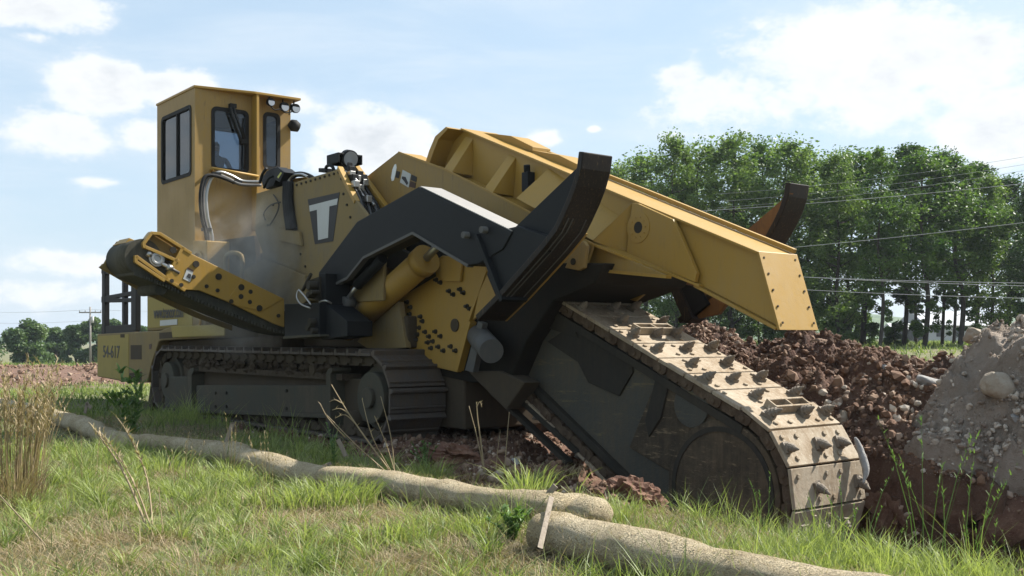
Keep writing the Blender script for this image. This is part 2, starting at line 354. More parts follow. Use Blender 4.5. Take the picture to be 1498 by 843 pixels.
def smooth(path, sub=6):
    P = [Vector(p) for p in path]; out = []
    for i in range(len(P) - 1):
        a = P[max(i - 1, 0)]; b = P[i]; c = P[i + 1]; d = P[min(i + 2, len(P) - 1)]
        for k in range(sub):
            t = k / sub; out.append(.5 * ((2 * b) + (c - a) * t + (2 * a - 5 * b + 4 * c - d) * t * t + (3 * b - a - 3 * c + d) * t ** 3))
    out.append(P[-1]); return out
def text(name, s, size, loc, m, parent, sx=1.0, shear=0, ext=.003):
    c = bpy.data.curves.new(name, 'FONT'); c.body = s; c.size = size; c.extrude = ext; c.offset = .004
    t = bpy.data.objects.new(name + '_tmp', c); col.objects.link(t); bpy.context.view_layer.update()
    me = bpy.data.meshes.new_from_object(t.evaluated_get(bpy.context.evaluated_depsgraph_get())); bpy.data.objects.remove(t)
    me.materials.clear(); me.materials.append(m)
    o = bpy.data.objects.new(name, me); col.objects.link(o); o.parent = parent; o.location = loc; o.rotation_euler = (R(90), 0, 0); o.scale = (sx, 1, 1); return o
def npmesh(name, co, faces_flat, nper, m, smooth=False, tone=None, uv=None):
    me = bpy.data.meshes.new(name); nv = len(co); nf = len(faces_flat) // nper
    me.vertices.add(nv); me.vertices.foreach_set('co', np.ascontiguousarray(co, np.float32).ravel())
    me.loops.add(len(faces_flat)); me.loops.foreach_set('vertex_index', np.ascontiguousarray(faces_flat, np.int32))
    me.polygons.add(nf); me.polygons.foreach_set('loop_start', np.arange(0, nf * nper, nper, dtype=np.int32))
    me.polygons.foreach_set('use_smooth', np.full(nf, smooth))
    if tone is not None:
        a = me.attributes.new('tone', 'FLOAT', 'POINT'); a.data.foreach_set('value', np.ascontiguousarray(tone, np.float32))
    me.update(calc_edges=True); me.validate(); me.materials.append(m)
    return me
def link(name, me, parent=None, loc=None, **k):
    o = bpy.data.objects.new(name, me); col.objects.link(o); o.parent = parent
    if loc is not None: o.location = loc
    return tag(o, **k)

# ------------------------------------------------------------------ ground
def uvof(x, y):
    a = x - O[0]; b = y - O[1]; return a * U[0] + b * U[1], a * V[0] + b * V[1]
def dirtmask(x, y):
    u, v = uvof(x, y); e = fbm(x, y, .9, 4, 5) * .7; e2 = fbm(x, y, 3, 3, 25) * .3
    near_edge = np.interp(u, [-14, -9, -1, 1.5, 3.9, 4.6, 6.6, 8, 10, 16], [-.1, -.1, -.25, -1.0, -1.15, -.95, -.9, -.8, -1.35, -2.6])
    a = sst(near_edge - .08, near_edge + .12, v + (e + e2) * .45) * sst(-9.8, -8.6, u + e) * sst(30, 18, u)
    a = a * sst(12.5, 10.5, v + e)          # beyond the heaps grass again
    far = sst(31, 36, y + e * 8) * sst(75, 66, y + e * 8) * sst(2, -8, x)
    return np.maximum(a, far)
def hgt(x, y):
    u, v = uvof(x, y)
    z = fbm(x, y, .25, 3, 1) * .16 + fbm(x, y, 1.3, 4, 2) * .06
    d = dirtmask(x, y); z = z + d * (fbm(x, y, 2.2, 5, 9, .6) * .16)
    wob = fbm(x, y, 1.1, 4, 31) * .5
    t = sst(1.6, 4.6, u + wob) * sst(-.75 - .05 * u, .35 - .05 * u, v + wob) * sst(3.2, 2.6, v + wob * .35) * sst(40, 25, u)
    z = z - 1.75 * t
    # earth thrown up beside the cut and low bank of turf in front of it
    z = z + .30 * np.exp(-(((u - 3.2) / 1.1) ** 2 + ((v + .35) / .45) ** 2)) + (.34 + fbm(x, y, 2.6, 5, 91, .6) * .5) * np.exp(-(((u - 4.9) / 1.5) ** 4 + ((v + .42) / .34) ** 2))
    z = z + .05 * np.exp(-(((u - 7.6) / 1.4) ** 2 + ((v + 1.35) / .5) ** 2)) - .13 * np.exp(-(((u - 5.9) / 1.6) ** 2 + ((v + 1.5) / .8) ** 2))
    far = np.clip((y - 60) / 120, 0, 1); left = sst(10, -20, x)
    z = z - far * 3.2 * left + (1 - left) * sst(22, 70, y) * 1.0
    z = z + np.where(y < 0, 0, 0)
    return z
def axis(a, b, step, lim, g=1.13):
    c = list(np.arange(a, b + 1e-6, step)); s = step; x = c[-1]
    while x < lim: s *= g; x += s; c.append(x)
    s = step; x = c[0]
    while x > -lim: s *= g; x -= s; c.insert(0, x)
    return np.array(c)
gx = axis(-9, 9, .07, 2500); gy = axis(4.5, 24, .07, 2500)
GX, GY = np.meshgrid(gx, gy); GZ = hgt(GX, GY)
nx, ny = len(gx), len(gy); idx = np.arange(nx * ny).reshape(ny, nx)
fl = np.stack([idx[:-1, :-1], idx[:-1, 1:], idx[1:, 1:], idx[1:, :-1]], -1).reshape(-1)
dep = sst(-.15, -.5, GZ) * (np.abs(GX) < 14); GX2 = GX + dep * (fbm(GX * 1.2 + GZ * 2.7, GZ * 3.5 - GY, 1.6, 5, 201, .65) * .5); GY2 = GY + dep * (fbm(GX, GZ * 3.1 + GY, 1.7, 5, 205, .65) * .45)
me = npmesh('ground', np.stack([GX2, GY2, GZ], -1).reshape(-1, 3), fl, 4, GROUND, True)
a = me.attributes.new('dirt', 'FLOAT', 'POINT'); a.data.foreach_set('value', dirtmask(GX, GY).ravel().astype(np.float32))
link('ground', me, kind='structure')

# ------------------------------------------------------------------ THE TRENCHER
T = empty('trencher', (O[0], O[1], 0), -R(90) + A, label='huge yellow and black track trencher tilting its toothed digging chain into the ground', cat='trencher')

def copychild(o, parent=None, off=(0, 0, 0)):
    c = o.copy(); col.objects.link(c); c.parent = parent; c.location = Vector(o.location) + Vector(off); return c

# ---- crawler tracks
TR = .685; TZ = .685; TU0 = -8.85; TU1 = -.2
def tpath(s):         # arc length -> (u, z, nx, nz, tx, tz)
    L = TU1 - TU0; ar = math.pi * TR; s = s % (2 * L + 2 * ar)
    if s < L: return TU0 + s, TZ + TR, 0, 1, 1, 0
    s -= L
    if s < ar: a = math.pi / 2 - s / TR; return TU1 + TR * math.cos(a), TZ + TR * math.sin(a), math.cos(a), math.sin(a), math.sin(a), -math.cos(a)
    s -= ar
    if s < L: return TU1 - s, TZ - TR, 0, -1, -1, 0
    s -= L; a = -math.pi / 2 - s / TR
    return TU0 + TR * math.cos(a), TZ + TR * math.sin(a), math.cos(a), math.sin(a), math.sin(a), -math.cos(a)
PER = 2 * (TU1 - TU0) + 2 * math.pi * TR; NSH = 56; pit = PER / NSH
def shoe_mb(mb, s, v0, v1):
    u, z, nx_, nz, tx, tz = tpath(s); h = pit * .49
    def P(a, b): return (u + tx * a + nx_ * b, z + tz * a + nz * b)
    mb.uz([P(-h, -.045), P(h * .96, -.045), P(h * .96, 0), P(-h * .55, 0), P(-h * .66, .065), P(-h * .86, .07), P(-h, 0)], v0, v1)
    mb.uz([P(h * .45, .001), P(h * .5, .03), P(h * .6, .03), P(h * .7, .001)], v0 + .01, v1 - .01)
def make_track(v0, detail):
    v1 = v0 + 1.0
    fr = MB()
    fr.uz([(TU0 - .1, .28), (TU1 + .1, .28), (TU1 + .1, .95), (TU0 - .1, .95)], v0 + .3, v1 - .2)
    trk = fr.build('track', HULL, T, .01)
    # chain of links under the shoes
    ch = MB()
    for k in range(NSH * 2):
        u, z, nx_, nz, tx, tz = tpath(k * pit / 2)
        def P(a, b): return (u + tx * a + nx_ * b, z + tz * a + nz * b)
        for vv in (.14, .62):
            o = .03 * (k % 2)
            ch.uz([P(-.12, -.06), P(.12, -.06), P(.13, -.13), P(.07, -.2), P(-.07, -.2), P(-.13, -.13)], v0 + vv + o, v0 + vv + .07 + o)
            if k % 2: ch.tube([(P(0, -.12)[0], v0 + .11, P(0, -.12)[1]), (P(0, -.12)[0], v0 + .75, P(0, -.12)[1])], .045, 8) if vv < .3 else None
    ch.build('track_chain', HULL, trk)
    if detail:
        base = None
        for k in range(NSH):
            mb = MB(); shoe_mb(mb, k * pit + .1, v0, v1); mb.build('track_shoe', TRK, trk, .008)
    else:
        mb = MB()
        for k in range(NSH): shoe_mb(mb, k * pit + .1, v0, v1)
        mb.build('track_shoes', TRK, trk)
    for uc in (TU0, TU1 - .05):
        w = MB(); w.tube([(uc, v0 + .1, TZ), (uc, v0 + .25, TZ)], .40, 28); w.tube([(uc, v0 + .25, TZ), (uc, v1 - .15, TZ)], .50, 28); w.tube([(uc, v0 + .03, TZ), (uc, v0 + .1, TZ)], .16, 20)
        w.build('idler_wheel', GRN, trk, .012)
    if detail:
        for k in range(9):
            uc = -7.9 + k * .86; w = MB(); w.tube([(uc, v0 + .16, .27), (uc, v0 + .5, .27)], .17, 18); w.build('track_roller', HULL, trk)
    for k in range(3):
        uc = -7.0 + k * 2.4; w = MB(); w.tube([(uc, v0 + .12, 1.08), (uc, v0 + .6, 1.08)], .1, 16); w.build('carrier_roller', HULL, trk)
    return trk
trk = make_track(0, True); make_track(2.75, False)
g = MB().plate([(287, 564), (478, 564), (478, 606), (287, 600)], .08, .3); g.build('side_panel', GRN, trk, .02)
g = MB().plate([(241, 551), (274, 551), (274, 598), (241, 596)], .08, .3); g.build('side_panel', GRN, trk, .02)
g = MB()
for x0 in (274, 477): g.plate([(x0, 641 if x0 > 400 else 602), (x0, 545), (x0 + 3, 540), (x0 + 9, 538), (x0 + 9, 543), (x0 + 6, 548), (x0 + 6, 641 if x0 > 400 else 602)], .03, .35)
g.plate([(236, 597), (478, 606), (478, 612), (236, 602)], .02, .4); split(g, 'panel_bracket', GRN, trk, .01)
g = MB()
for k in range(260):
    u = -7.9 + random.random() * 6.6; z = .98 + random.random() * .16; r = .03 + random.random() * .06; v = .12 + random.random() * .2
    g.add([(u - r, v, z), (u + r, v, z), (u, v - r, z), (u, v + r, z), (u, v, z + r), (u, v, z - r)], [(0, 2, 4), (2, 1, 4), (1, 3, 4), (3, 0, 4), (2, 0, 5), (1, 2, 5), (3, 1, 5), (0, 3, 5)])
g.box(-8, -1.2, .14, .5, .92, 1.02); g.build('packed_mud', MUD, trk)
g = MB()
for px, py in ((316, 575), (332, 575), (316, 595), (332, 595), (420, 572), (420, 598)):
    p = q3(px, py, .08); g.tube([p, (p[0], .05, p[2])], .03, 8)
split(g, 'bolt', DRK, trk)

# ---- chassis and hull
h = MB(); h.box(-9.4, .9, 1.05, 2.7, .22, 1.75); h.box(-9.0, -.2, .75, 3.0, 1.45, 1.95); h.build('chassis', HULL, T, .03)
h = MB().plate([(236, 500), (410, 490), (520, 500), (600, 512), (600, 522), (410, 520), (240, 540), (222, 600)], .95, .08); h.build('hull_side', HULL, T)  # dark brown sheet painted for the body in shadow above the track
lb = [(142, 489), (190, 486), (233, 484), (250, 478), (328, 474), (328, 493), (300, 495), (238, 498), (232, 500), (222, 530), (215, 560), (188, 560), (142, 551)]
tank = MB().plate(lb, .05, 1.5).build('lower_body', YELD, T, .025)
p0 = MB().plate([(143, 492), (188, 489), (188, 558), (143, 550)], .04, .012).build('number_panel', YELB, tank, .004)
u0, z0 = pv(150.5, 521, .035); u1, _ = pv(175, 521, .035)
tx = text('fleet_number', '54-617', .42, (u0, .034, z0 - .03), INK, tank); w = max(v.co.x for v in tx.data.vertices); tx.scale = ((u1 - u0) / w, 1, 1)
g = MB().plate([(191, 505), (207, 505), (207, 526), (191, 526)], .045, .01); g.plate([(189, 546), (207, 544), (207, 559), (189, 560)], .045, .01); g.plate([(176, 489), (182, 489), (182, 494), (176, 494)], .035, .01); split(g, 'access_hatch', HULL, tank)
g = MB().plate([(233, 487), (260, 485), (260, 494), (233, 496)], .045, .01); g.build('vent', HULL, tank)
g = MB().plate([(218, 504), (222, 503), (221, 511), (218, 511)], .045, .01).build('reflector', REDD, tank)
g = MB().plate([(250, 478), (328, 474.5), (328, 491), (252, 494)], .0, .05).build('side_rail', YELB, tank, .01)
# fender arch, dark brown put in for the shadowed body inside it
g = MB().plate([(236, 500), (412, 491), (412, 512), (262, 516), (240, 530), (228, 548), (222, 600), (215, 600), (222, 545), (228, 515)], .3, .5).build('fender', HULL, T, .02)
# engine housing
eh = MB(); eh.plate([(215, 428), (215, 485), (282, 480), (300, 478), (300, 400), (230, 400)], .2, 3.2); eng = eh.build('engine_housing', YELD, T, .03)
MB().plate([(216, 436), (281, 433), (281, 477), (216, 480)], .19, .02).build('panel', YELB, eng, .006)
u0, z0 = pv(225, 467, .17); u1, _ = pv(268, 464, .17)
tx = text('web_address', 'www.trencor.com', .3, (u0, .168, z0 + .02), INK, eng); w = max(v.co.x for v in tx.data.vertices); tx.scale = ((u1 - u0) / w, 1.25, 1)
MB().plate([(234, 469), (259, 467), (259, 475), (234, 477)], .175, .01).build('sticker', WHT, eng)
g = MB().plate([(284, 400), (330, 400), (420, 440), (420, 492), (284, 492)], .75, 2.4); g.build('engine_bay', YELD, T, .02)
g = MB(); g.tube(smooth([q3(286, 478, .15), q3(292, 476, .15), q3(293, 468, .15), q3(286, 462, .15)], 5), .03, 8); g.build('grab_handle', YELC, T)
# guard rail on the front deck
g = MB()
def bar(mb, a, b, v, t=.06, d=.1):
    (u0, z0), (u1, z1) = pv(*a, v), pv(*b, v); dx, dz = u1 - u0, z1 - z0; L = math.hypot(dx, dz); nx_, nz = -dz / L * t, dx / L * t
    mb.uz([(u0 + nx_, z0 + nz), (u1 + nx_, z1 + nz), (u1 - nx_, z1 - nz), (u0 - nx_, z0 - nz)], v, v + d)
bar(g, (151, 396), (151, 488), .1, .12, .12); bar(g, (180, 400), (180, 486), .12, .09, .1); bar(g, (195, 400), (195, 484), .1, .17, .12)
for y0, y1, t in ((397, 401, .06), (437, 428, .05), (440, 439, .05), (484, 481, .11)): bar(g, (148, y0), (198, y1), .11, t, .1)
g.build('guard_rail', BLK, T, .01)
# body with the T emblem: two cheek plates and the stuff between
Tout = [(375, 283), (420, 270), (497, 247), (520, 293), (562, 345), (560, 440), (470, 445), (447, 402), (386, 376), (373, 340)]
body = MB().plate(Tout, .35, .06).build('side_cheek', YELD, T, .012)
MB().plate([(380, 292), (415, 281), (497, 258), (519, 300), (545, 345), (530, 440), (470, 440), (447, 402), (390, 375)], .5, 2.6).build('hull_block', YELD, T, .03)
MB().plate([(505, 250), (516, 237), (540, 272), (564, 303), (590, 345), (590, 380), (505, 380)], .92, .06).build('side_cheek', YELC, T, .01)
c2 = copychild(body, T, (0, 2.95, 0))
MB().plate([(450, 292), (496.7, 281.4), (487, 353), (460.5, 357.4)], .343, .005).build('emblem_ground', GRY, body)
MB().plate([(452.3, 301), (494, 290.4), (492.7, 299.6), (481.7, 302), (479.7, 348), (465.3, 351.4), (463.5, 307), (453, 309.6)], .338, .004).build('emblem_letter', WHT, body)
g = MB()
for k in range(12):
    x = 421 + k * 6.8; p = q3(x, 272 - (x - 421) * .3 + 3, .35); g.tube([p, (p[0], .33, p[2])], .022, 7)
for x, y in ((500, 262), (503, 284), (508, 300), (513, 318), (400, 300), (392, 330), (430, 345), (440, 372), (447, 390)):
    p = q3(x, y, .35); g.tube([p, (p[0], .33, p[2])], .022, 7)
split(g, 'bolt', DRK, body)
# raised yellow edge on the cheek
g = MB()
for a, b in (((494, 243), (519, 293)), ((516, 238), (564, 303))):
    v = .33 if a[0] < 500 else .9
    (u0, z0), (u1, z1) = pv(*a, v), pv(*b, v); g.uz([(u0, z0), (u1, z1), (u1 - .04, z1 - .05), (u0 - .04, z0 - .05)], v, v + .1)
split(g, 'edge_strip', YELC, T, .006)
MB().plate([(418, 262), (455, 258), (455, 275), (418, 282)], .7, .8).build('valve_housing', YELC, T, .02)
MB().plate([(352, 398), (386, 378), (446, 403), (448, 440), (418, 470), (350, 432)], .3, .3).build('lower_cheek', YELD, T, .015)
MB().plate([(322, 352), (372, 345), (376, 400), (322, 400)], .62, .1).build('recess_shade', HULL, T)  # dark plate painted in for the shade of a recess
g = MB(); g.tube(smooth([q3(330, 400, .28), q3(330, 378, .28), q3(336, 371, .28), q3(347, 371, .28), q3(354, 378, .28), q3(354, 408, .28)], 5), .045, 10); g.build('handrail', YELD, T)
g = MB(); g.tube(smooth([q3(286, 378, .1), q3(287, 371, .1), q3(292, 370, .1), q3(295, 374, .1), q3(294, 382, .1)], 5), .03, 8); g.build('lifting_eye', YELC, T)
g = MB().plate([(282, 352), (302, 352), (302, 400), (282, 392)], .12, .5); g.build('step_box', YELC, T, .02)
MB().box(-9.3, -4.2, .8, 3.1, 1.9, 3.3).build('mid_hull', YELD, T, .04)

# ---- cab
CU0, CU1, CV0, CV1, CZ0, CZ1 = -9.6, -7.4, .15, 2.32, 3.3, 6.8
cab = MB(); cab.box(CU0 + .03, CU1 - .03, CV0 + .03, CV1 - .03, CZ0, 4.55)
cab = cab.build('cab', YEL, T, .01)
def wall(name, ax, c, t, a0, a1, z0, z1, wins):
    mb = MB()
    def bx(p0, p1, r0, r1):
        if p1 - p0 < .002 or r1 - r0 < .002: return
        if ax == 'v': mb.box(p0, p1, c, c + t, r0, r1)
        else: mb.box(c, c + t, p0, p1, r0, r1)
    wins = sorted(wins); cur = a0
    for (w0, w1, q0, q1) in wins:
        bx(cur, w0, z0, z1); bx(w0, w1, z0, q0); bx(w0, w1, q1, z1); cur = w1
    bx(cur, a1, z0, z1)
    o = mb.build(name, YEL, cab)
    for (w0, w1, q0, q1) in wins:
        r = .12; g = .045
        def rr(e, rad):
            pts = []
            for cx, cz, a in ((w1 + e - rad, q1 + e - rad, 0), (w0 - e + rad, q1 + e - rad, 90), (w0 - e + rad, q0 - e + rad, 180), (w1 + e - rad, q0 - e + rad, 270)):
                for k in range(6): pts.append((cx + rad * math.cos(R(a + k * 18)), cz + rad * math.sin(R(a + k * 18))))
            return pts
        out, inn = rr(g, r), rr(-.03, r - .04); n = len(out); f = MB()
        d0, d1 = (c - .015, c + t + .01) if t > 0 else (c + .015, c + t - .01)
        def X(p, d): return (p[0], d, p[1]) if ax == 'v' else (d, p[0], p[1])
        vs = [X(p, d0) for p in out] + [X(p, d0) for p in inn] + [X(p, d1) for p in inn] + [X(p, d1) for p in out]
        f.add(vs, [(k * n + j, k * n + (j + 1) % n, ((k + 1) % 4) * n + (j + 1) % n, ((k + 1) % 4) * n + j) for k in range(4) for j in range(n)])
        f.build('window_gasket', RUB, cab)
        gl = MB(); gl.extr([X(p, c + t * .5) for p in rr(.0, r)], (0, .006, 0) if ax == 'v' else (.006, 0, 0)); gl.build('window', GLASS if (ax == 'v' and c < 1) else GLASSC, cab)
    return o
(a0, _), (a1, _) = pv(237.5, 200, CV0), pv(279, 200, CV0); _, zt = pv(279, 156, CV0); _, zb = pv(279, 254, CV0)
ZB = 4.5
wall('side_wall', 'v', CV0, .05, CU0, CU1, CZ0, CZ1, [(a0, a1, zb, zt)])
g = MB(); um = (a0 + a1) / 2 + .05; g.box(um - .03, um + .03, CV0 - .01, CV0 + .06, zb, zt); g.build('window_divider', RUB, cab)
r1 = (pu(312, 200, CU1)[0], pu(361, 200, CU1)[0], pu(337, 249, CU1)[1], pu(337, 162, CU1)[1]); r2 = (pu(387.5, 200, CU1)[0], pu(407, 200, CU1)[0], pu(397, 246, CU1)[1], pu(397, 168, CU1)[1])
wall('rear_wall', 'u', CU1, -.05, CV0 + .05, CV1, CZ0, CZ1, [r1, r2])
wall('far_wall', 'v', CV1, -.05, CU0, CU1 - .05, CZ0, CZ1, [(a0, a1, zb, zt)])
wall('front_wall', 'u', CU0, .05, CV0 + .05, CV1 - .05, CZ0, CZ1, [(CV0 + .2, CV1 - .2, zb - .3, zt)])
g = MB().extr([(CU0 - .02, CV0 - .02, CZ1), (CU1 + .01, CV0 - .02, CZ1), (CU1 + .27, 1.37, CZ1), (CU1 + .30, CV1 + .10, CZ1), (CU0 - .02, CV1 + .05, CZ1)], (0, 0, .05)); g.build('roof', YELC, cab, .006)
vd = 1.40; g = MB().box(CU1 + .0, CU1 + .26, vd, vd + .06, 3.9, CZ1); g.build('divider_fin', YELC, cab, .006)
# wiper
def cf(px, py, o=.06): v, z = pu(px, py, CU1 + o); return (CU1 + o, v, z)
wp = MB(); wp.box(CU1, CU1 + .12, *sorted((pu(334, 150, CU1)[0], pu(343, 150, CU1)[0])), pu(338, 159, CU1)[1], pu(338, 153, CU1)[1])
wp.tube([cf(337, 157, .1), cf(352, 207, .08)], .028, 8); wp.tube([cf(341, 156, .1), cf(357, 205, .08)], .028, 8); wp.tube([cf(345, 170, .1), cf(358, 200, .08)], .018, 8); wp.tube([cf(359, 172, .04), cf(357, 247, .04)], .022, 6); wp.box(CU1 + .04, CU1 + .11, *sorted((pu(350, 207, CU1)[0], pu(361, 207, CU1)[0])), pu(355, 211, CU1)[1], pu(355, 205, CU1)[1])
wp.build('wiper', RUB, cab)
# cab lamps
for px, py, r in ((396, 149, .085), (416, 156, .10), (432, 158, .10)):
    v, z = pu(px, py, CU1 + .22); lp = MB(); lp.tube([(CU1 + .08, v, z), (CU1 + .17, v, z), (CU1 + .26, v, z - .02)], [r * .55, r, r], 18); lp.tube([(CU1 + .15, v, z + r * .5), (CU1 + .15, v, CZ1)], .018, 6)
    l = lp.build('work_lamp', BLK, cab); MB().tube([(CU1 + .258, v, z - .02), (CU1 + .268, v, z - .02)], r * .86, 18).build('lens', LENS, l) if False else MB().tube([(CU1 + .258, v, z - .02), (CU1 + .268, v, z - .02)], r * .86, 18).build('lamp_lens', LENS, cab)
g = MB(); g.tube(smooth([cf(396, 156, .2), cf(402, 161, .25), cf(410, 160, .25), cf(418, 165, .25), cf(428, 163, .25), cf(432, 158, .2)], 5), .015, 6); g.tube(smooth([cf(426, 152, .2), cf(424, 160, .2), cf(423, 168, .1)], 4), .014, 6); split(g, 'lamp_cable', RUB, cab)
mr = MB(); mr.tube([cf(424, 180, 0.), cf(430, 184, .05), cf(437, 187, .06)], [.09, .14, .1], 14); mr.build('mirror', RUB, cab, 0)
# rod and hoses over the windscreen foot
g = MB(); g.tube([cf(310, 246, .2), cf(378, 258, .25)], .028, 8); g.tube([cf(310, 246, .2), cf(310, 250, 0)], .03, 8); g.build('grab_rod', YELC, cab)
def hose(paths, r, m, name='hose', parent=T):
    for p in paths: MB().tube(smooth(p, 6), r, 8).build(name, m, parent)
hose([[cf(303, 383, .3), cf(306, 350, .3), cf(299, 318, .3), cf(297, 285, .3), cf(303, 262, .3), cf(318, 256, .32), cf(335, 262, .32), cf(352, 270, .35), cf(382, 271, .4)]], .034, HOS)
hose([[cf(308, 383, .25), cf(311, 350, .25), cf(304, 318, .25), cf(302, 287, .25), cf(308, 264, .25), cf(320, 252, .3), cf(338, 257, .3), cf(355, 265, .3), cf(382, 266, .4)]], .034, BRT)
hose([[cf(299, 385, .35), cf(302, 350, .35), cf(295, 318, .35), cf(293, 285, .35), cf(299, 260, .35), cf(314, 257, .35), cf(340, 266, .35)], [cf(302, 352, .3), cf(306, 378, .32), cf(298, 386, .3)]], .036, RUB)
g = MB()
for px, py in ((302, 336), (316, 255), (347, 267)):
    p = cf(px, py, .3); g.box(p[0] - .06, p[0] + .06, p[1] - .09, p[1] + .09, p[2] - .035, p[2] + .035)
split(g, 'hose_clamp', BLK, T)

# ---- camera/lamp cluster beside the cab
vq = .3
cl = MB().plate([(382, 262), (390, 250), (402, 245), (408, 250), (400, 272), (390, 277), (384, 272)], vq, .35); cl.tube(smooth([q3(380, 268, .2), q3(384, 255, .2), q3(390, 246, .2)], 4), .03, 8)
cl.tube(smooth([q3(386, 275, .25), q3(392, 262, .2), q3(400, 258, .25)], 4), .025, 8)
cl = cl.build('control_unit', BLK, T, .02)
MB().plate([(398, 252), (405, 244), (416, 252), (409, 267), (402, 263)], .22, .2).build('housing', BLK, cl, .01)
MB().plate([(405.5, 259), (410.5, 252), (411.8, 253.5), (406.8, 261)], .213, .008).build('label_strip', simple('label_yellow', (.5, .5, .12)), cl)
# hoses across the top
ps = [[q3(418 + k, 292 - k, .35 - k * .02), q3(420 + k, 268, .4), q3(428 + k, 256 + k * .6, .45 + .05 * k), q3(440, 253 + k, .5 + .04 * k), q3(452, 256 + k * .7, .5), q3(462, 262, .48)] for k in range(5)]
hose(ps, .026, RUB); hose([[q3(424, 285, .3), q3(421, 270, .35), q3(427, 258, .4), q3(440, 255, .45), q3(450, 259, .45)]], .024, BRT)
g = MB()
for k in range(4): g.tube(smooth([q3(418 + k * 2.6, 266, .32), q3(417 + k * 2.6, 290, .3), q3(419 + k * 2.8, 315, .3), q3(422 + k * 3, 336, .3)], 5), .055, 8)
g.build('hose_bundle', RUB, T)
MB().plate([(407, 333), (437, 339), (440, 360), (407, 352)], .28, .06).build('hose_bracket', YELD, T, .01)
g = MB(); g.tube(smooth([q3(400, 285, .32), q3(408, 300, .3), q3(402, 318, .3), q3(394, 330, .3)], 5), .014, 6)
g.tube(smooth([q3(388, 322, .3), q3(386, 312, .3), q3(396, 300, .3), q3(410, 296, .3)], 5), .012, 6); g.build('thin_cable', RUB, T)
# hoses in the sloping channel
ch = []
for k in range(7):
    a = .42 + k * .065
    ch.append([q3(494 + k * 3, 250 - k, a), q3(503 + k * 4, 262 + 2 * math.sin(k * 2.1), a), q3(514 + k * 4.2 + 3 * math.sin(k), 280, a), q3(524 + k * 4.6, 300 + 2 * math.cos(k * 3), a), q3(530 + k * 5, 322, a)])
hose(ch[::2], .03, RUB); hose(ch[1::2], .026, HOS)
hose([[q3(497, 256, .4), q3(508, 268, .38), q3(519, 290, .42), q3(536, 302, .6), q3(550, 306, .8)], [q3(505, 250, .5), q3(520, 262, .5), q3(530, 285, .6), q3(548, 300, .7)]], .022, BRT)
g = MB()
for px, py, a in ((514, 256, .5), (522, 262, .6), (520, 270, .45), (527, 276, .7), (533, 268, .8), (538, 292, .6)):
    p = q3(px, py, a); g.box(p[0] - .06, p[0] + .06, p[1] - .05, p[1] + .05, p[2] - .05, p[2] + .06)
split(g, 'hose_fitting', BRT, T, .01)
g = MB()
for px, py, a in ((512, 250, .55), (524, 257, .7), (530, 262, .8), (517, 262, .5)):
    p = q3(px, py, a); g.box(p[0] - .08, p[0] + .08, p[1] - .06, p[1] + .06, p[2] - .07, p[2] + .07)
split(g, 'valve_block', BLK, T, .01)
# flood light
fl_ = MB()
fl_.plate([(480, 226), (496, 222), (496, 243), (480, 243)], .45, .03); fl_.plate([(480, 226), (496, 221), (515, 225), (500, 229)], .5, .02)
b0, z0 = pv(480, 242, .45); b1, z1 = pv(497, 223, .45)
fl_ = MB(); fl_.box(b0, b1, .42, .45, z0, z1); fl_.box(b0, b1, .86, .89, z0, z1 + .0); fl_.box(b0, b1, .42, .89, z1 - .03, z1); fl_.box(b0, b0 + .03, .42, .89, z0, z1); fl_.box(b0 + .05, b1, .60, .70, z0 - .28, z0 + .02)
fl_ = fl_.build('flood_light', BLK, T, .008)
g = MB(); c = (b1 - .12, .66, (z0 + z1) / 2 + .02); g.tube([(c[0], c[1], c[2]), (c[0] + .12, c[1], c[2] - .03)], .15, 22); g.build('reflector_housing', BLK, fl_)
g = MB(); g.tube([(c[0] + .118, c[1], c[2] - .03), (c[0] + .13, c[1], c[2] - .033)], .13, 22); g.build('lamp_lens', LENS, fl_)
g = MB(); g.tube(smooth([q3(477, 252, .4), q3(477, 245, .4), q3(482, 242, .4), q3(487, 245, .4), q3(488, 250, .4)], 5), .028, 8); g.plate([(466, 246), (475, 246), (475, 252), (466, 252)], .45, .3); split(g, 'lifting_loop', BLK, T)

# ---- discharge conveyor
cu = -3.0; UW = 1.0
def cq(px, py, u=cu): v, z = pu(px, py, u); return (u, v, z)
side = MB().uplate([(268, 361), (279.5, 371), (416, 438), (416, 479), (401, 474), (332, 441), (292, 425), (270, 424), (242, 406)], cu, -.05)
conv = side.build('conveyor', YELC, T, .008)
MB().uplate([(200, 374), (210, 355), (222, 341), (234, 342), (268, 361), (246, 408), (199, 383)], cu - .16, -.04).build('end_plate', YEL, conv, .006)
def ubar(mb, a, b, w=.035, o=.0, t=.16, u=cu):
    (v0, z0), (v1, z1) = pu(*a, u), pu(*b, u); dx, dz = v1 - v0, z1 - z0; L = math.hypot(dx, dz); n0, n1 = -dz / L * w, dx / L * w
    mb.vz([(v0 + n0, z0 + n1), (v1 + n0, z1 + n1), (v1 - n0, z1 - n1), (v0 - n0, z0 - n1)], u + o, u + o - t)
g = MB()
for a, b in (((199, 375), (243, 407)), ((199, 383), (241, 411)), ((199, 374), (199, 384)), ((210, 357), (222, 341)), ((221, 341), (235, 342)), ((234, 342), (280, 371)), ((268, 361), (243, 408)), ((212, 361), (262, 383)), ((243, 408), (271, 425)), ((210, 356), (212, 363))): ubar(g, a, b, .025, .01)
split(g, 'flange', YELC, conv, .004)
g = MB().uplate([(211, 363), (255, 383), (244, 402), (207, 378)], cu - .13, -.02); g.build('recess_shade_plate', HULL, conv)  # dark inset plate, shade of the frame's hollow put into its colour
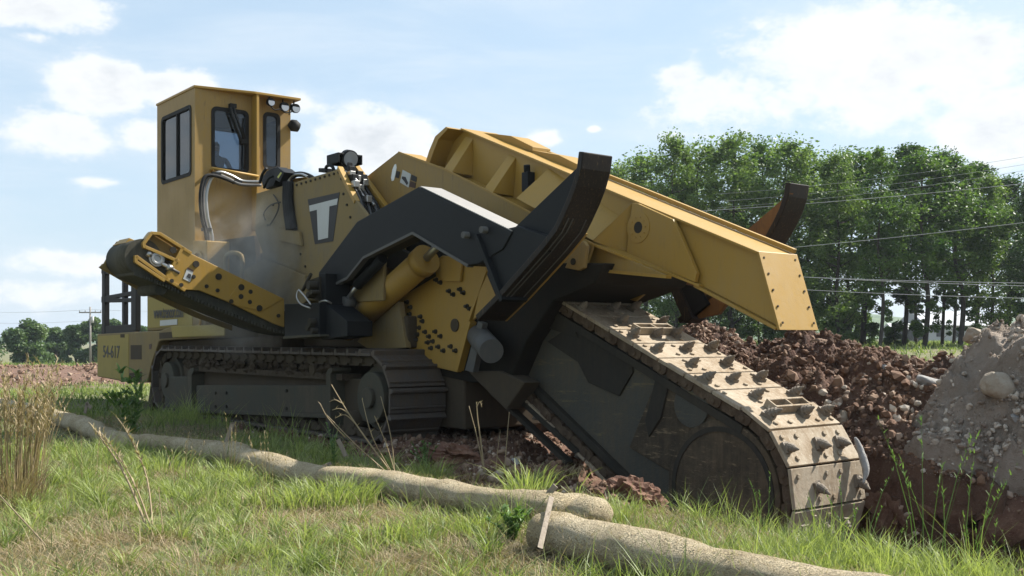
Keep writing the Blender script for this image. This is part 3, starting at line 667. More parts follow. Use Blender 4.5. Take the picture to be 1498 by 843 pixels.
p = cq(229, 379, cu - .05); g = MB(); g.tube([(p[0] - .1, p[1], p[2]), (p[0] + .03, p[1], p[2])], .13, 18); g.ring((p[0] + .02, p[1], p[2]), (1, 0, 0), .05, .1, .03); g.build('bearing', BRT, conv, .01)
g = MB(); g.tube([cq(234, 384, cu - .04), cq(262, 400, cu - .02)], .035, 10); g.tube([cq(215, 370, cu - .06), cq(222, 374, cu - .05)], .06, 10); g.tube([cq(244, 390, cu - .03), cq(252, 394, cu - .03)], .06, 10); split(g, 'tension_screw', BRT, conv)
MB().uplate([(274.5, 391), (283.5, 395.5), (278, 413), (268, 408)], cu + .006, -.004).build('sticker', WHT, conv); MB().uplate([(274.5, 391), (283.5, 395.5), (282.8, 398), (273.7, 393.5)], cu + .010, -.003).build('sticker_band', REDD, conv)
MB().uplate([(276, 400), (280, 402), (278, 408), (273, 405)], cu + .011, -.003).build('sticker_print', INK, conv)
g = MB()
for x, y, r in ((253, 366, .05), (286.5, 386.5, .05), (319.5, 405, .05), (352.5, 420.5, .05), (318, 425, .03), (352, 434, .04), (366, 427, .035), (365, 442, .035), (338, 441, .035), (379, 451, .05), (251, 411, .03), (265, 417, .03), (302, 419, .03), (283, 405, .03), (407, 462, .03)):
    p = cq(x, y); g.tube([p, (p[0] + .02, p[1], p[2])], r * 1.1, 10)
split(g, 'bolt', DRK, conv)
MB().uplate([(333, 438), (355, 408), (415, 437), (384, 455), (378, 454), (345, 447)], cu + .014, -.012).build('doubler_plate', YELC, conv, .004)
# belt and drum
dv, dz = pu(205, 374, cu - .05); dr = .29
bm_ = MB(); bm_.tube([(cu - .06, dv + .05, dz - .02), (cu - UW, dv + .05, dz - .02)], dr, 36); bm_.build('end_drum', BELT, conv)
low = [(dv - .1, dz - dr - .02), (dv + .35, dz - dr - .18), (dv + 1.0, dz - dr - .45), (dv + 1.7, dz - dr - .71), (dv + 2.4, dz - dr - .93), (dv + 3.1, dz - dr - 1.02)]
low = [(p.x, p.y) for p in smooth([(a, b, 0) for a, b in low], 6)]
up = [(a, b + .40) for a, b in low[::-1]]
g = MB().vz(low + up, cu - .08, cu - UW + .02); g.build('belt', BELT, conv, .02)
g = MB()
for k in range(0, len(low) - 1):
    for q in range(2):
        a, b = low[k]; a2, b2 = low[k + 1]; t = q / 2; a += (a2 - a) * t; b += (b2 - b) * t; g.box(cu - .075, cu - .03, a, a + .025, b - .01, b + .05)
g.build('belt_cleats', BELT, conv)
fs = MB().uplate([(146, 392), (150, 386), (168, 392), (230, 430), (300, 462), (340, 476), (340, 484), (285, 464), (212, 430), (165, 403)], cu - UW - .04, -.05).build('far_side_frame', YELD, conv, .006)
g = MB(); g.plate
a = cq(160, 372, cu - UW - .02)
g = MB().uplate([(159, 370), (172, 353), (180, 356), (176, 374), (163, 376)], cu - UW + .02, -.06); g.uplate([(145, 391), (152, 386), (160, 372), (163, 376), (155, 390), (165, 400)], cu - UW - .01, -.05); split(g, 'drum_bracket', YELD, conv, .006)
g = MB().uplate([(173, 357), (178, 362), (205, 372), (200, 364), (178, 355)], cu - UW + .3, -.3); g.uplate([(184, 355), (189, 348), (212, 358), (208, 366)], cu - .4, -.5); split(g, 'top_plate', YELC, conv, .006)
g = MB(); g.tube([(cu - .15, *pu(212, 425, cu - .9)), (cu - 1.0, *pu(212, 425, cu - .9))], .1, 14); g.build('return_roller', BELT, conv)

# ---- control box on the near side
g = MB().plate([(416, 445), (467, 443), (467, 491), (416, 494)], -.32, .5); cb = g.build('control_box', BLK, T, .012)
MB().plate([(414, 492), (468, 489), (468, 492), (414, 496)], -.36, .55).build('base_plate', GRN, cb, .004)
MB().plate([(466, 400), (476, 400), (476, 445), (508, 470), (508, 492), (470, 497), (467, 490)], -.2, .45).build('mount_plate', BLK, T, .01)
g = MB()
for px, py, r in ((457, 418, .07), (456, 432, .05), (461, 428, .04), (459, 471, .06), (455, 480, .05), (462, 484, .05), (458, 476, .04)):
    p = q3(px, py, -.34); g.tube([(p[0], -.42, p[2]), (p[0], -.28, p[2])], r, 12)
g.plate([(452, 410), (466, 405), (466, 440), (452, 436)], -.25, .2)
g.tube([q3(443, 425, -.3), q3(455, 401, -.3)], .03, 8); split(g, 'valve', DRK, cb, .004)
hose([[q3(436, 425, -.4), q3(434, 435, -.42), q3(440, 445, -.42), q3(454, 451, -.4)], [q3(437, 424, -.4), q3(446, 434, -.44), q3(455, 446, -.42)], [q3(467, 442, -.3), q3(476, 440, -.3), q3(485, 444, -.2)]], .014, BRT, 'thin_hose')

# ---- near black arm (and the far one)
arm_px = [(466, 399), (522, 324.5), (612, 273.5), (749, 339.5), (735, 365), (700, 386), (684, 389), (603, 341), (531, 377), (514, 398), (507, 407), (471, 425)]
arm = MB().plate(arm_px, 0, .38).build('lift_arm', BLK, T, .012)
g = MB(); (ua, za), (ub, zb2) = pv(614, 274, .0), pv(748, 339, .0)
g.uz([(ua, za + .004), (ub, zb2 + .004), (ub, zb2 + .016), (ua, za + .016)], .012, .37); g.build('top_face', SLV, arm)
g = MB()
for a, b in (((471, 425), (507, 407)), ((507, 407), (531, 377)), ((531, 377), (603, 341)), ((603, 341), (684, 389))): bar(g, a, b, -.012, .02, .1)
split(g, 'edge_bead', GLV, arm)
g = MB(); p = q3(738, 331, .2); g.box(p[0] - .22, p[0] + .12, .14, .28, p[2] - .15, p[2] - .02); g.tube([(p[0] - .2, .21, p[2] - .02), (p[0] + .1, .21, p[2] - .08)], .06, 8); g.build('lug', BLK, arm, .01)
arm2 = copychild(arm, T, (0, 3.6, 0))
# ---- scraper shoe blades at the arm ends
outer = [(893, 228), (890, 252), (883, 277), (874, 300), (864, 322), (854, 342), (834, 367), (806, 398), (770, 437), (736, 470)]
prof = [pv(x, y, .38) for x, y in outer]
inn = []
for i, (u, z) in enumerate(prof):
    a = prof[max(0, i - 1)]; b = prof[min(len(prof) - 1, i + 1)]; dx, dz_ = b[0] - a[0], b[1] - a[1]; L = math.hypot(dx, dz_); t = .085
    inn.append((u + dz_ / L * t, z - dx / L * t))
def shoe(v0, v1, m, name):
    return MB().uz(prof + inn[::-1], v0, v1).build(name, m, T, .012)
sh = shoe(-.05, .42, BLKW, 'scraper_blade'); sh2 = shoe(3.80, 4.24, BLKW, 'scraper_blade')
# wear strips on the blade face
g = MB()
wst = []
for i in range(4, 9):
    u, z = prof[i]; a = prof[i - 1]; b = prof[i + 1]; dx, dz_ = b[0] - a[0], b[1] - a[1]; L = math.hypot(dx, dz_); wst.append((u - dz_ / L * .012, z + dx / L * .012, u - dz_ / L * .001, z + dx / L * .001))
for vv in (.02, .09, .30):
    for i in range(len(wst) - 1):
        a, b = wst[i], wst[i + 1]; g.extr([(a[2], vv, a[3]), (a[0], vv, a[1]), (b[0], vv, b[1]), (b[2], vv, b[3])], (0, .012, 0))
split(g, 'weld_bead', GLV, sh)
g = MB(); g.uz(prof[5:] + [(a[0] - .03, a[1] - .03) for a in inn[5:]][::-1], .42, .45); g.build('yellow_edge', YELC, sh)
web_px = [(854, 236), (850, 262), (838, 300), (820, 338), (797, 370), (760, 410), (728, 440), (712, 402), (722, 360), (756, 330)]
MB().plate(web_px, .12, .08).build('blade_web', BLK, T, .006)
g = MB().plate([(697, 345), (721, 339), (757, 331), (800, 345), (800, 368), (728, 437)], .02, .1); g.box(*[pv(698, 400, 0)[0], pv(720, 400, 0)[0]], .02, .4, pv(700, 385, 0)[1], pv(700, 350, 0)[1]); g.build('hinge_bracket', BLK, T, .01)
g = MB(); bar(g, (695, 344), (733, 440), -.06, .03, .42); g.build('bracket_flange', BLK, T, .006)
g = MB()
for px, py in ((694, 345), (720.5, 337.5)):
    p = q3(px, py, .1); g.tube([(p[0], -.09, p[2]), (p[0], .2, p[2])], .045, 12)
split(g, 'pin', GLV, T)
# far web, bare orange
(ux, zx) = pv(1148, 279, 3.3); fw = [pv(x, y, 3.82) for x, y in ((1156, 282), (1084, 344), (1040, 372), (975, 410), (1003, 470), (1050, 460), (1098, 400), (1126, 340))]
MB().uz(fw, 3.82, 3.90).build('blade_web', ORW, T, .006)
MB().uz([pv(x, y, 3.7) for x, y in ((975, 410), (990, 412), (1014, 466), (1003, 473))], 3.68, 4.0).build('bracket_flange', BLKW, T, .006)
MB().uz([pv(x, y, 3.74) for x, y in ((978, 412), (1020, 420), (1035, 445), (1005, 470))], 3.74, 3.81).build('hinge_bracket', BLK, T)

# ---- lift cylinders
def cyl(a, b, r, m, name, parent=T, n=24): return MB().tube([a, b], r, n).build(name, m, parent)
ca, cbp = q3(506, 482, .55), q3(618, 384, .62)
lc = cyl(ca, cbp, .21, YELC, 'lift_cylinder'); d = (Vector(cbp) - Vector(ca)).normalized(); c1 = Vector(cbp)
cyl(c1 - d * .05, c1 + d * .12, .235, YELC, 'cylinder_head', lc); cyl(c1, Vector(q3(648, 352, .64)), .06, BRT, 'piston_rod', lc)
l2 = cyl(q3(523, 417, .2), q3(560, 378, .22), .085, BLK, 'tilt_cylinder'); cyl(q3(505, 443, .2), q3(525, 415, .2), .04, BRT, 'piston_rod', l2); cyl(q3(477, 482, .2), q3(506, 442, .2), .055, BLK, 'cylinder_foot', l2)
g = MB(); p = q3(509, 443, .2); g.tube([(p[0], .1, p[2]), (p[0], .3, p[2])], .1, 14); g.build('pivot', GLV, l2)
lc2 = copychild(lc, T, (0, 2.5, 0))

# ---- rear plate with bolt groups
rp_px = [(584, 440), (598, 400), (630, 385), (647, 374), (690, 380), (710, 391), (711, 402), (727, 437), (700, 456), (686, 470), (669, 545), (640, 538), (605, 515), (594, 507)]
rp = MB().plate(rp_px, .92, .08).build('boom_mount_plate', YELC, T, .01)
g = MB(); bar(g, (710, 395), (684, 470), .84, .03, .1); bar(g, (686, 470), (667, 542), .84, .035, .12); split(g, 'plate_flange', YELC, rp, .006)
MB().plate([(712, 402), (726, 436), (692, 468), (700, 430)], .80, .04).build('corner_flap', YELC, rp, .005)
g = MB()
bl = [(1035, 305), (1060, 325), (1100, 295), (1120, 315), (1140, 395), (1160, 410), (960, 240), (985, 255), (880, 482), (868, 455), (895, 545), (918, 572), (910, 607), (955, 543), (985, 570), (972, 632), (1002, 655), (1045, 630), (1073, 655), (810, 400), (830, 470), (825, 500), (800, 480), (850, 560), (815, 520), (930, 640), (790, 370), (805, 440), (860, 520), (842, 590), (940, 600)]
for x, y in bl:
    p = q3(400 + x / 4.014, 350 + y / 4.014, .92); g.tube([(p[0], .86, p[2]), (p[0], .93, p[2])], .026, 6); g.tube([(p[0], .90, p[2]), (p[0], .925, p[2])], .038, 10)
split(g, 'bolt', DRK, rp)
p = q3(666, 476, .92); g = MB(); g.tube([(p[0], .9, p[2]), (p[0], .93, p[2])], .1, 16); g.build('hole_cover', HULL, rp)
MB().plate([(583, 441), (594, 509), (540, 512), (522, 500), (545, 470)], .7, .1).build('gusset', YELD, T, .01)
MB().plate([(632, 386), (655, 374), (676, 376), (672, 412), (650, 412)], .86, .05).build('upper_lug', YELC, rp, .01)
MB().plate([(470, 430), (530, 372), (600, 345), (640, 352), (690, 385), (720, 385), (885, 385), (870, 415), (810, 440), (770, 500), (745, 560), (690, 560), (600, 540), (500, 520)], 1.02, 1.7).build('inner_dark_block', BLKD, T, .02)  # solid dark block put in for the shaded machine interior
g = MB()
for a, b, r in (((540, 400), (600, 350), .05), ((560, 420), (630, 360), .04), ((590, 430), (640, 400), .06), ((620, 372), (640, 400), .03)): g.tube([q3(*a, .95), q3(*b, .95)], r, 8)
g.plate([(555, 385), (580, 362), (600, 372), (585, 400)], .85, .1); split(g, 'linkage', DRK, T)
# pipe stub and its bracket
a, b = q3(700, 492, .95), q3(719, 514, .55); g = MB(); g.tube([a, b], .17, 24); st = g.build('pivot_tube', GLV, T)
MB().plate([(699, 470), (706, 473), (692, 545), (680, 542)], .8, .1).build('pivot_plate', GLV, T, .006)
MB().plate([(684, 543), (730, 543), (768, 560), (740, 600), (700, 560)], .95, .3).build('guide_block', HULL, T, .02)

# ---- upper boom frame (yellow box beam)
WV = 1.5
web = [(650, 247), (648, 243), (654, 225), (662, 205), (677, 191), (1110, 372), (1140, 478), (1020, 415), (870, 360), (760, 310)]
beam = MB().plate(web, WV, .03).build('upper_beam', YELC, T, .004)
MB().plate([(x, y) for x, y in web], WV, .03)
g = MB().uz([pv(x, y, WV) for x, y in web], 2.10, 2.13); g.build('far_web', YELC, beam, .004)
def strip(mb, a, b, v0, v1, t=.03, lift=0):   # plate lying along a line on the web plane, spanning v0..v1
    (u0, z0), (u1, z1) = pv(*a, WV), pv(*b, WV); dx, dz = u1 - u0, z1 - z0; L = math.hypot(dx, dz); n0, n1 = -dz / L, dx / L
    if n1 < 0: n0, n1 = -n0, -n1
    mb.uz([(u0 + n0 * lift, z0 + n1 * lift), (u1 + n0 * lift, z1 + n1 * lift), (u1 + n0 * (t + lift), z1 + n1 * (t + lift)), (u0 + n0 * (t + lift), z0 + n1 * (t + lift))], v0, v1)
g = MB(); strip(g, (677, 191), (1110, 372), WV - .05, 2.17, .03, .003); g.build('top_flange', YELC, beam, .004)
g = MB(); strip(g, (888, 277), (1110, 370.5), 2.1, 2.17, .05, .035); strip(g, (700, 201), (888, 277), 2.1, 2.17, .05, .035); g.build('edge_rail', YELC, beam, .004)
g = MB(); strip(g, (1020, 416), (1140, 479), WV - .06, 2.17, .035, -.035); g.build('bottom_flange', YELC, beam, .004)
(u0, z0), (u1, z1) = pv(1110, 371, WV), pv(1141, 479, WV); g = MB().uz([(u0, z0 + .02), (u0 + .035, z0 + .02), (u1 + .035, z1 - .03), (u1, z1 - .03)], WV - .05, 2.17); ep = g.build('end_plate', YELC, beam, .004)
g = MB()
for t in (.06, .28, .5, .72, .94):
    for vv in (WV + .02, 2.1): uu, zz = u0 + (u1 - u0) * t + .035, z0 + (z1 - z0) * t; g.tube([(uu, vv, zz), (uu + .012, vv, zz + .003)], .014, 8)
split(g, 'screw', HULL, ep)
g = MB().uz([pv(x, y, WV) for x, y in ((648, 246), (644, 243), (650, 224), (659, 203), (675, 189), (679, 191), (664, 207), (656, 227), (650, 244))], WV - .3, 2.15); g.build('nose_plate', YELC, beam, .004)
# raised wedges on the top
g = MB()
for a, b, c in (((706, 201), (758, 211), (790, 226)), ((770, 228), (828, 241), (862, 258))):
    (ua, za), (ub, zb_), (uc, zc) = [pv(x, y, 1.95) for x, y in (a, b, c)]
    base = lambda u: np.interp(u, [pv(677, 191, WV)[0], pv(1110, 372, WV)[0]], [pv(677, 191, WV)[1], pv(1110, 372, WV)[1]]) + .03
    g.uz([(ua, base(ua)), (ub, max(zb_, base(ub) + .13)), (uc, base(uc) + .10), (uc, base(uc))], 1.80, 2.16)
g.build('top_wedge', YELC, beam, .006)
# ribs
def wedge(tl, tr, bl_, br, vo=1.1, m=YELC):
    a, b, c, d = q3(*tl, WV), q3(*tr, WV), q3(*br, vo), q3(*bl_, vo)
    e, f = (c[0], WV, c[2] - .02), (d[0], WV, d[2] - .02)
    return MB().add([a, b, c, d, e, f], [(0, 1, 2, 3), (0, 3, 5), (1, 4, 2), (0, 5, 4, 1), (3, 2, 4, 5)]).build('rib', m, beam, .006)
wedge((681, 200), (692, 203), (650, 246), (661, 252)); wedge((744, 226), (755, 230), (709, 275), (720, 282)); wedge((803, 246), (906, 316), (755, 290), (867, 352))
g = MB(); 
for a, b, c, d in (((683, 203), (690, 206), (678, 212), (685, 215)), ((746, 229), (752, 232), (740, 238), (747, 241))):
    g.add([q3(*a, 1.44), q3(*b, 1.44), q3(*d, 1.40), q3(*c, 1.40)], [(0, 1, 2, 3)])
g = MB().add([q3(925, 297, 1.44), q3(868, 353, 1.1), q3(916, 371, 1.44), q3(925, 297, 1.47), q3(868, 353, 1.13), q3(916, 371, 1.47)], [(0, 1, 2), (3, 5, 4), (0, 3, 4, 1), (1, 4, 5, 2), (2, 5, 3, 0)]); g.build('rib', YELC, beam)
rf = MB().plate([(925, 297), (933, 298), (984, 321), (994, 341), (1019, 400), (1016, 413), (916, 371)], 1.40, .06).build('reinforcing_plate', YELC, beam, .006)
p = q3(934, 333, 1.4); g = MB(); g.ring((p[0], 1.39, p[2]), (0, 1, 0), .075, .20, .014, 30)
for k in range(10): a = k * math.pi / 5; g.tube([(p[0] + .13 * math.cos(a), 1.382, p[2] + .13 * math.sin(a)), (p[0] + .13 * math.cos(a), 1.392, p[2] + .13 * math.sin(a))], .012, 6)
g.build('bearing_flange', YELC, rf, .003); g = MB().tube([(p[0], 1.393, p[2]), (p[0], 1.398, p[2])], .075, 20); g.build('bore', DRK, rf)
# outer side plate, ledge
sp_px = [(537, 258), (583, 222), (650, 247), (776, 312), (868, 357), (856, 395), (700, 400), (590, 340)]
sp = MB().plate(sp_px, 1.06, .04).build('outer_side_plate', YEL, beam, .004)
def led(a, b, v0a, v0b, v1, m=YELC, name='ledge', t=.03):
    p, q = q3(*a, v0a), q3(*b, v0b); return MB().extr([p, q, (q[0], v1, q[2]), (p[0], v1, p[2])], (0, 0, -t)).build(name, m, beam)
led((583, 223), (868, 357), 1.07, 1.07, 1.52); led((868, 357), (1022, 416), 1.08, 1.42, 1.52)
(u0, z0), (u1, z1) = pv(583, 221.5, 1.05), pv(868, 355, 1.05); g = MB(); zz = lambda x, y: pv(x, y, 1.05)
pa, pb, pc = zz(583, 221.5), zz(650, 246), zz(868, 356)
g.uz([pa, pb, pc, (pc[0], pc[1] - .035), (pb[0], pb[1] - .035), (pa[0], pa[1] - .035)], 1.045, 1.06); g.build('plate_edge', YELC, sp)
g = MB().plate([(572, 260), (574, 248), (577, 241), (579, 240), (580, 245), (578, 256), (576, 264), (573, 265)], 1.052, .006).build('slot', simple('slot_light', (.75, .76, .74)), sp)
MB().plate([(580, 250), (585, 251.5), (583, 261), (578, 259.5)], 1.05, .006).build('sticker', GRY, sp)
MB().plate([(589, 248.5), (601, 255), (597.5, 274.5), (585, 267)], 1.05, .006).build('sticker', WHT, sp)
MB().plate([(588.5, 258), (593, 259), (597, 268), (595, 271), (591, 265), (587.5, 261)], 1.046, .004).build('sticker_print', INK, sp)
MB().plate([(602, 255.5), (609.5, 259), (608.5, 266.5), (601, 263.5)], 1.05, .006).build('sticker', GRY, sp); MB().plate([(600.5, 265), (608, 268), (607, 275.5), (598.5, 273)], 1.05, .006).build('sticker', REDD, sp)
# lower orange panel and the cross plate under it
MB().plate([(854, 368), (868, 359), (975, 403), (970, 406), (858, 394)], 1.2, .04).build('lower_panel', ORW if False else YEL, beam, .004)
MB().plate([(855, 392), (974, 404), (929, 441), (860, 420)], 2.3, .05).build('cross_plate', YEL, beam, .006)
g = MB(); bar(g, (856, 394), (974, 405), 1.16, .02, .1); g.build('panel_flange', YELC, beam)
g = MB().plate([(840, 362), (853, 352), (858, 360), (854, 392), (846, 396), (826, 392)], .95, .06); lg = g.build('lug', YEL, beam, .01)
p = q3(839, 383, .95); g = MB().tube([(p[0], .935, p[2]), (p[0], .955, p[2])], .045, 14); g.build('lug_hole', DRK, lg)
g = MB()
p = q3(771, 262, 1.4); g.box(p[0] - .08, p[0] + .06, 1.36, 1.5, p[2] - .18, p[2] + .1); g.tube([(p[0], 1.4, p[2] + .1), (p[0] + .02, 1.38, p[2] + .2)], .05, 8); g.build('sensor', BLK, beam, .01)

# ---- digging boom and chain
NC = (5.70, -.18); NR = 1.05
pa_ = R(22.8); pb_ = R(30.5)
tu, tz_ = NC[0] + NR * math.sin(pa_), NC[1] + NR * math.cos(pa_); bu, bz = NC[0] - NR * math.sin(pb_), NC[1] - NR * math.cos(pb_)
U0 = .9; L1 = (tu - U0) / math.cos(pa_); arcang = math.pi - (pb_ - pa_) + 0; 
# top tangent at angle 90-22.8; bottom tangent at 270-30.5 measured the other way
a_top = math.pi / 2 - pa_; a_bot = -(math.pi / 2 + pb_); L2 = NR * (a_top - a_bot); L3 = (bu - .6) / math.cos(pb_)
def cpath(s):
    if s < L1: q = L1 - s; return tu - q * math.cos(pa_), tz_ + q * math.sin(pa_), math.sin(pa_), math.cos(pa_), math.cos(pa_), -math.sin(pa_)
    s -= L1
    if s < L2: a = a_top - s / NR; return NC[0] + NR * math.cos(a), NC[1] + NR * math.sin(a), math.cos(a), math.sin(a), math.sin(a), -math.cos(a)
    s -= L2
    return bu - s * math.cos(pb_), bz + s * math.sin(pb_), -math.sin(pb_), -math.cos(pb_), -math.cos(pb_), math.sin(pb_)
CV0_, CV1_ = 1.2, 2.52
def inset(d, s0, s1, n):
    out = []
    for k in range(n + 1):
        u, z, a, b, _, _ = cpath(s0 + (s1 - s0) * k / n); out.append((u - a * d, z - b * d))
    return out
bp = inset(.22, 0, L1 + L2 + L3 - .01, 60)
MB().uz(bp, CV0_ + .12, CV1_ - .12).build('digging_boom', BOOM, T, .01)
boom = [o for o in T.children if o.name.startswith('digging_boom')][0]
g = MB(); r1_, r2_ = inset(.2, 0, L1, 6), inset(.3, 0, L1, 6); g.uz(r1_ + r2_[::-1], CV0_ + .04, CV0_ + .14)
r1_, r2_ = inset(.2, L1 + L2, L1 + L2 + L3 - .01, 6), inset(.3, L1 + L2, L1 + L2 + L3 - .01, 6); g.uz(r1_ + r2_[::-1], CV0_ + .04, CV0_ + .14); split(g, 'chain_rail', DRK, boom, .004)
g = MB(); g.tube([(NC[0], CV0_ + .05, NC[1]), (NC[0], CV0_ + .14, NC[1])], .83, 48); g.build('nose_wheel', SOILY, boom, .01)
g = MB(); g.ring((NC[0], CV0_ + .035, NC[1]), (0, 1, 0), .70, .76, .03, 48); g.build('nose_rim', DRK, boom)
g = MB(); g.plate([(958, 560), (1000, 548), (1052, 572), (1060, 590), (1040, 690), (995, 700), (920, 655)], CV0_ + .08, .04); g.build('wear_plate', SOILY, boom, .01)
g = MB(); g.plate([(845, 470), (925, 520), (925, 545), (905, 580), (860, 560), (845, 530), (800, 500)], CV0_ + .09, .03); g.plate([(790, 455), (838, 470), (845, 495), (800, 480)], CV0_ + .07, .05); split(g, 'wear_plate', DRK, boom, .01)
g = MB(); g.plate([(962, 540), (980, 550), (966, 612), (948, 640), (943, 615)], CV0_ + .05, .07); g.build('tension_slot', DRK, boom, .01)
p = q3(1012, 593, CV0_ + .07); g = MB(); g.tube([(p[0], CV0_ + .05, p[2]), (p[0], CV0_ + .08, p[2])], .27, 30); g.build('round_cover', BOOM, boom, .01)
g = MB(); g.plate([(727, 560), (730, 556), (846, 660), (840, 664)], CV0_ - .02, .12); g.plate([(715, 575), (718, 572), (830, 676), (826, 680)], CV0_ - .02, .12); split(g, 'guide_rail', DRK, boom)
# chain
NP = 31; pc_ = (L1 + L2 + L3) / NP
ch = MB()
for k in range(NP * 2):
    u, z, a, b, tx_, tz2 = cpath(k * pc_ / 2 + .05)
    def P(p, q): return (u + tx_ * p + a * q, z + tz2 * p + b * q)
    for v0, v1 in ((CV0_ + .01, CV0_ + .08), (CV0_ + .12, CV0_ + .18), (CV1_ - .08, CV1_ - .01)):
        o = .02 * (k % 2)
        ch.uz([P(-.115, -.05), P(.115, -.05), P(.12, -.12), P(.08, -.17), P(-.08, -.17), P(-.12, -.12)], v0 + o, v1 + o)
    if k % 2 == 0:
        c0 = P(0, -.11); ch.tube([(c0[0], CV0_ - .015, c0[1]), (c0[0], CV1_ + .015, c0[1])], .04, 8)
chain = ch.build('digging_chain', RST, T, 0)
tooth_proto = None
def tooth_mesh():
    g = MB(); g.add(*(lambda m: (m.v, m.f))(MB().box(-.10, .07, -.06, .06, -.005, .05)))
    ax = Vector((.62, 0, .78)).normalized(); b = Vector((-.05, 0, .0))
    st = [(0, .062), (.05, .058), (.08, .072), (.105, .058), (.125, .066), (.15, .050), (.17, .054), (.19, .034), (.245, .012), (.25, .002)]
    g.tube([b + ax * t for t, r in st], [r for t, r in st], 12)
    me = bpy.data.meshes.new('tooth'); me.from_pydata(g.v, [], g.f); me.materials.append(TTH)
    bm = bmesh.new(); bm.from_mesh(me); bmesh.ops.recalc_face_normals(bm, faces=bm.faces); bm.to_mesh(me); bm.free(); return me
tm = tooth_mesh()
pats = [(.18, .72, 1.2), (.35, 1.0), (.1, .60, 1.12), (.5, 1.22), (.2, .82, 1.24), (.08, .66, 1.05), (.42, 1.18), (.2, .62, .98)]
for k in range(NP):
    s = (k + .5) * pc_; u, z, a, b, tx_, tz2 = cpath(s); h_ = pc_ * .475
    if s > L1 + L2 + .4 * L3 and k % 1 == 0: pass
    def P(p, q): return (u + tx_ * p + a * q, z + tz2 * p + b * q)
    mb = MB(); mb.uz([P(-h_, -.045), P(h_, -.045), P(h_, 0), P(-h_, 0)], CV0_, CV1_)
    grill = (k % 5 == 2)
    nb = 5
    for j in range(nb):
        for row in (-.28, .3):
            if (j + k + (row > 0)) % 3 == 0: continue
            vv = CV0_ + .14 + j * (1.32 - .28) / (nb - 1) + (.05 if row > 0 else -.03)
            c0, c1 = P(pc_ * row, 0), P(pc_ * row, .022); mb.tube([(c0[0], vv, c0[1]), (c1[0], vv, c1[1])], .032, 6)
    if grill:
        for x in (-.42, .0 - .12): 
            mb.uz([P(pc_ * x - .015, 0), P(pc_ * x + .015, 0), P(pc_ * x + .015, .10), P(pc_ * x - .015, .10)], CV0_ + .35, CV1_ - .3)
        for vv in (CV0_ + .35, CV0_ + .66, CV1_ - .33): mb.uz([P(-pc_ * .42, .001), P(-pc_ * .12, .001), P(-pc_ * .12, .098), P(-pc_ * .42, .098)], vv, vv + .03)
    pl = mb.build('chain_plate', PLT, chain, .006)
    ang = math.atan2(-tz2, tx_)          # rotation about the v axis
    for vv in pats[k % len(pats)]:
        c0 = P(.02, 0); t_ = bpy.data.objects.new('tooth', tm); col.objects.link(t_); t_.parent = chain
        M = Matrix(((tx_, 0, a, c0[0]), (0, 1, 0, CV0_ + vv), (tz2, 0, b, c0[1]), (0, 0, 0, 1)))
        t_.matrix_local = M @ Matrix.Rotation(random.uniform(-.25, .35), 4, 'Z') @ Matrix.Scale(random.uniform(.74, .95), 4)

# ---- operator in the cab
def skin_fig(name, verts, edges, radii, m, parent=None, loc=(0, 0, 0), rz=0, sub=2):
    me = bpy.data.meshes.new(name); me.from_pydata(verts, edges, []); me.materials.append(m)
    o = bpy.data.objects.new(name, me); col.objects.link(o); o.parent = parent; o.location = loc; o.rotation_euler = (0, 0, rz)
    s = o.modifiers.new('skin', 'SKIN'); s.use_smooth_shade = True
    for i, r in enumerate(radii): me.skin_vertices[0].data[i].radius = (r, r) if not isinstance(r, tuple) else r
    me.skin_vertices[0].data[0].use_root = True
    x = o.modifiers.new('sub', 'SUBSURF'); x.levels = sub; x.render_levels = sub; return o
seatz = 5.02
sx, sy, _ = w3(-8.45, 1.05)
sv = [(0, 0, .08), (0, 0, .3), (0, 0, .5), (0, .02, .6), (0.02, .02, .68), (0.04, .02, .79), (.22, .02, .52), (.3, .12, .28), (.22, .38, .22), (.19, .47, .24), (-.22, .02, .52), (-.3, .12, .28), (-.22, .38, .22), (-.19, .47, .24),
      (.11, .05, .06), (.14, .45, .08), (.15, .5, -.36), (.15, .62, -.4), (-.11, .05, .06), (-.14, .45, .08), (-.15, .5, -.36), (-.15, .62, -.4)]
se = [(0, 1), (1, 2), (2, 3), (3, 4), (4, 5), (2, 6), (6, 7), (7, 8), (8, 9), (2, 10), (10, 11), (11, 12), (12, 13), (0, 14), (14, 15), (15, 16), (16, 17), (0, 18), (18, 19), (19, 20), (20, 21)]
sr = [(.17, .12), (.16, .11), (.17, .11), .06, .075, .09, .065, .05, .042, .035, .065, .05, .042, .035, .09, .07, .055, .045, .09, .07, .055, .045]
op = skin_fig('person', sv, se, sr, SHIRT, None, (sx, sy, seatz), math.radians(218), 2)
tag(op, 'person in a blue grey shirt sitting behind the cab windscreen', 'person')
MB().tube([(.04, .02, .70), (.04, .02, .78), (.04, .02, .86)], [.1, .105, .07], 14).build('head', SKIN, op); MB().tube([(.04, .0, .78), (.04, 0, .84), (.04, .0, .90)], [.112, .112, .07], 14).build('hair', HAIR, op)
g = MB(); g.box(-8.95, -8.2, .75, 1.35, 4.6, 5.0); g.box(-9.05, -8.9, .78, 1.32, 5.0, 5.75) if False else g.box(-8.85, -8.75, .78, 1.32, 5.0, 5.7); g.build('seat', RUB, cab, .04)

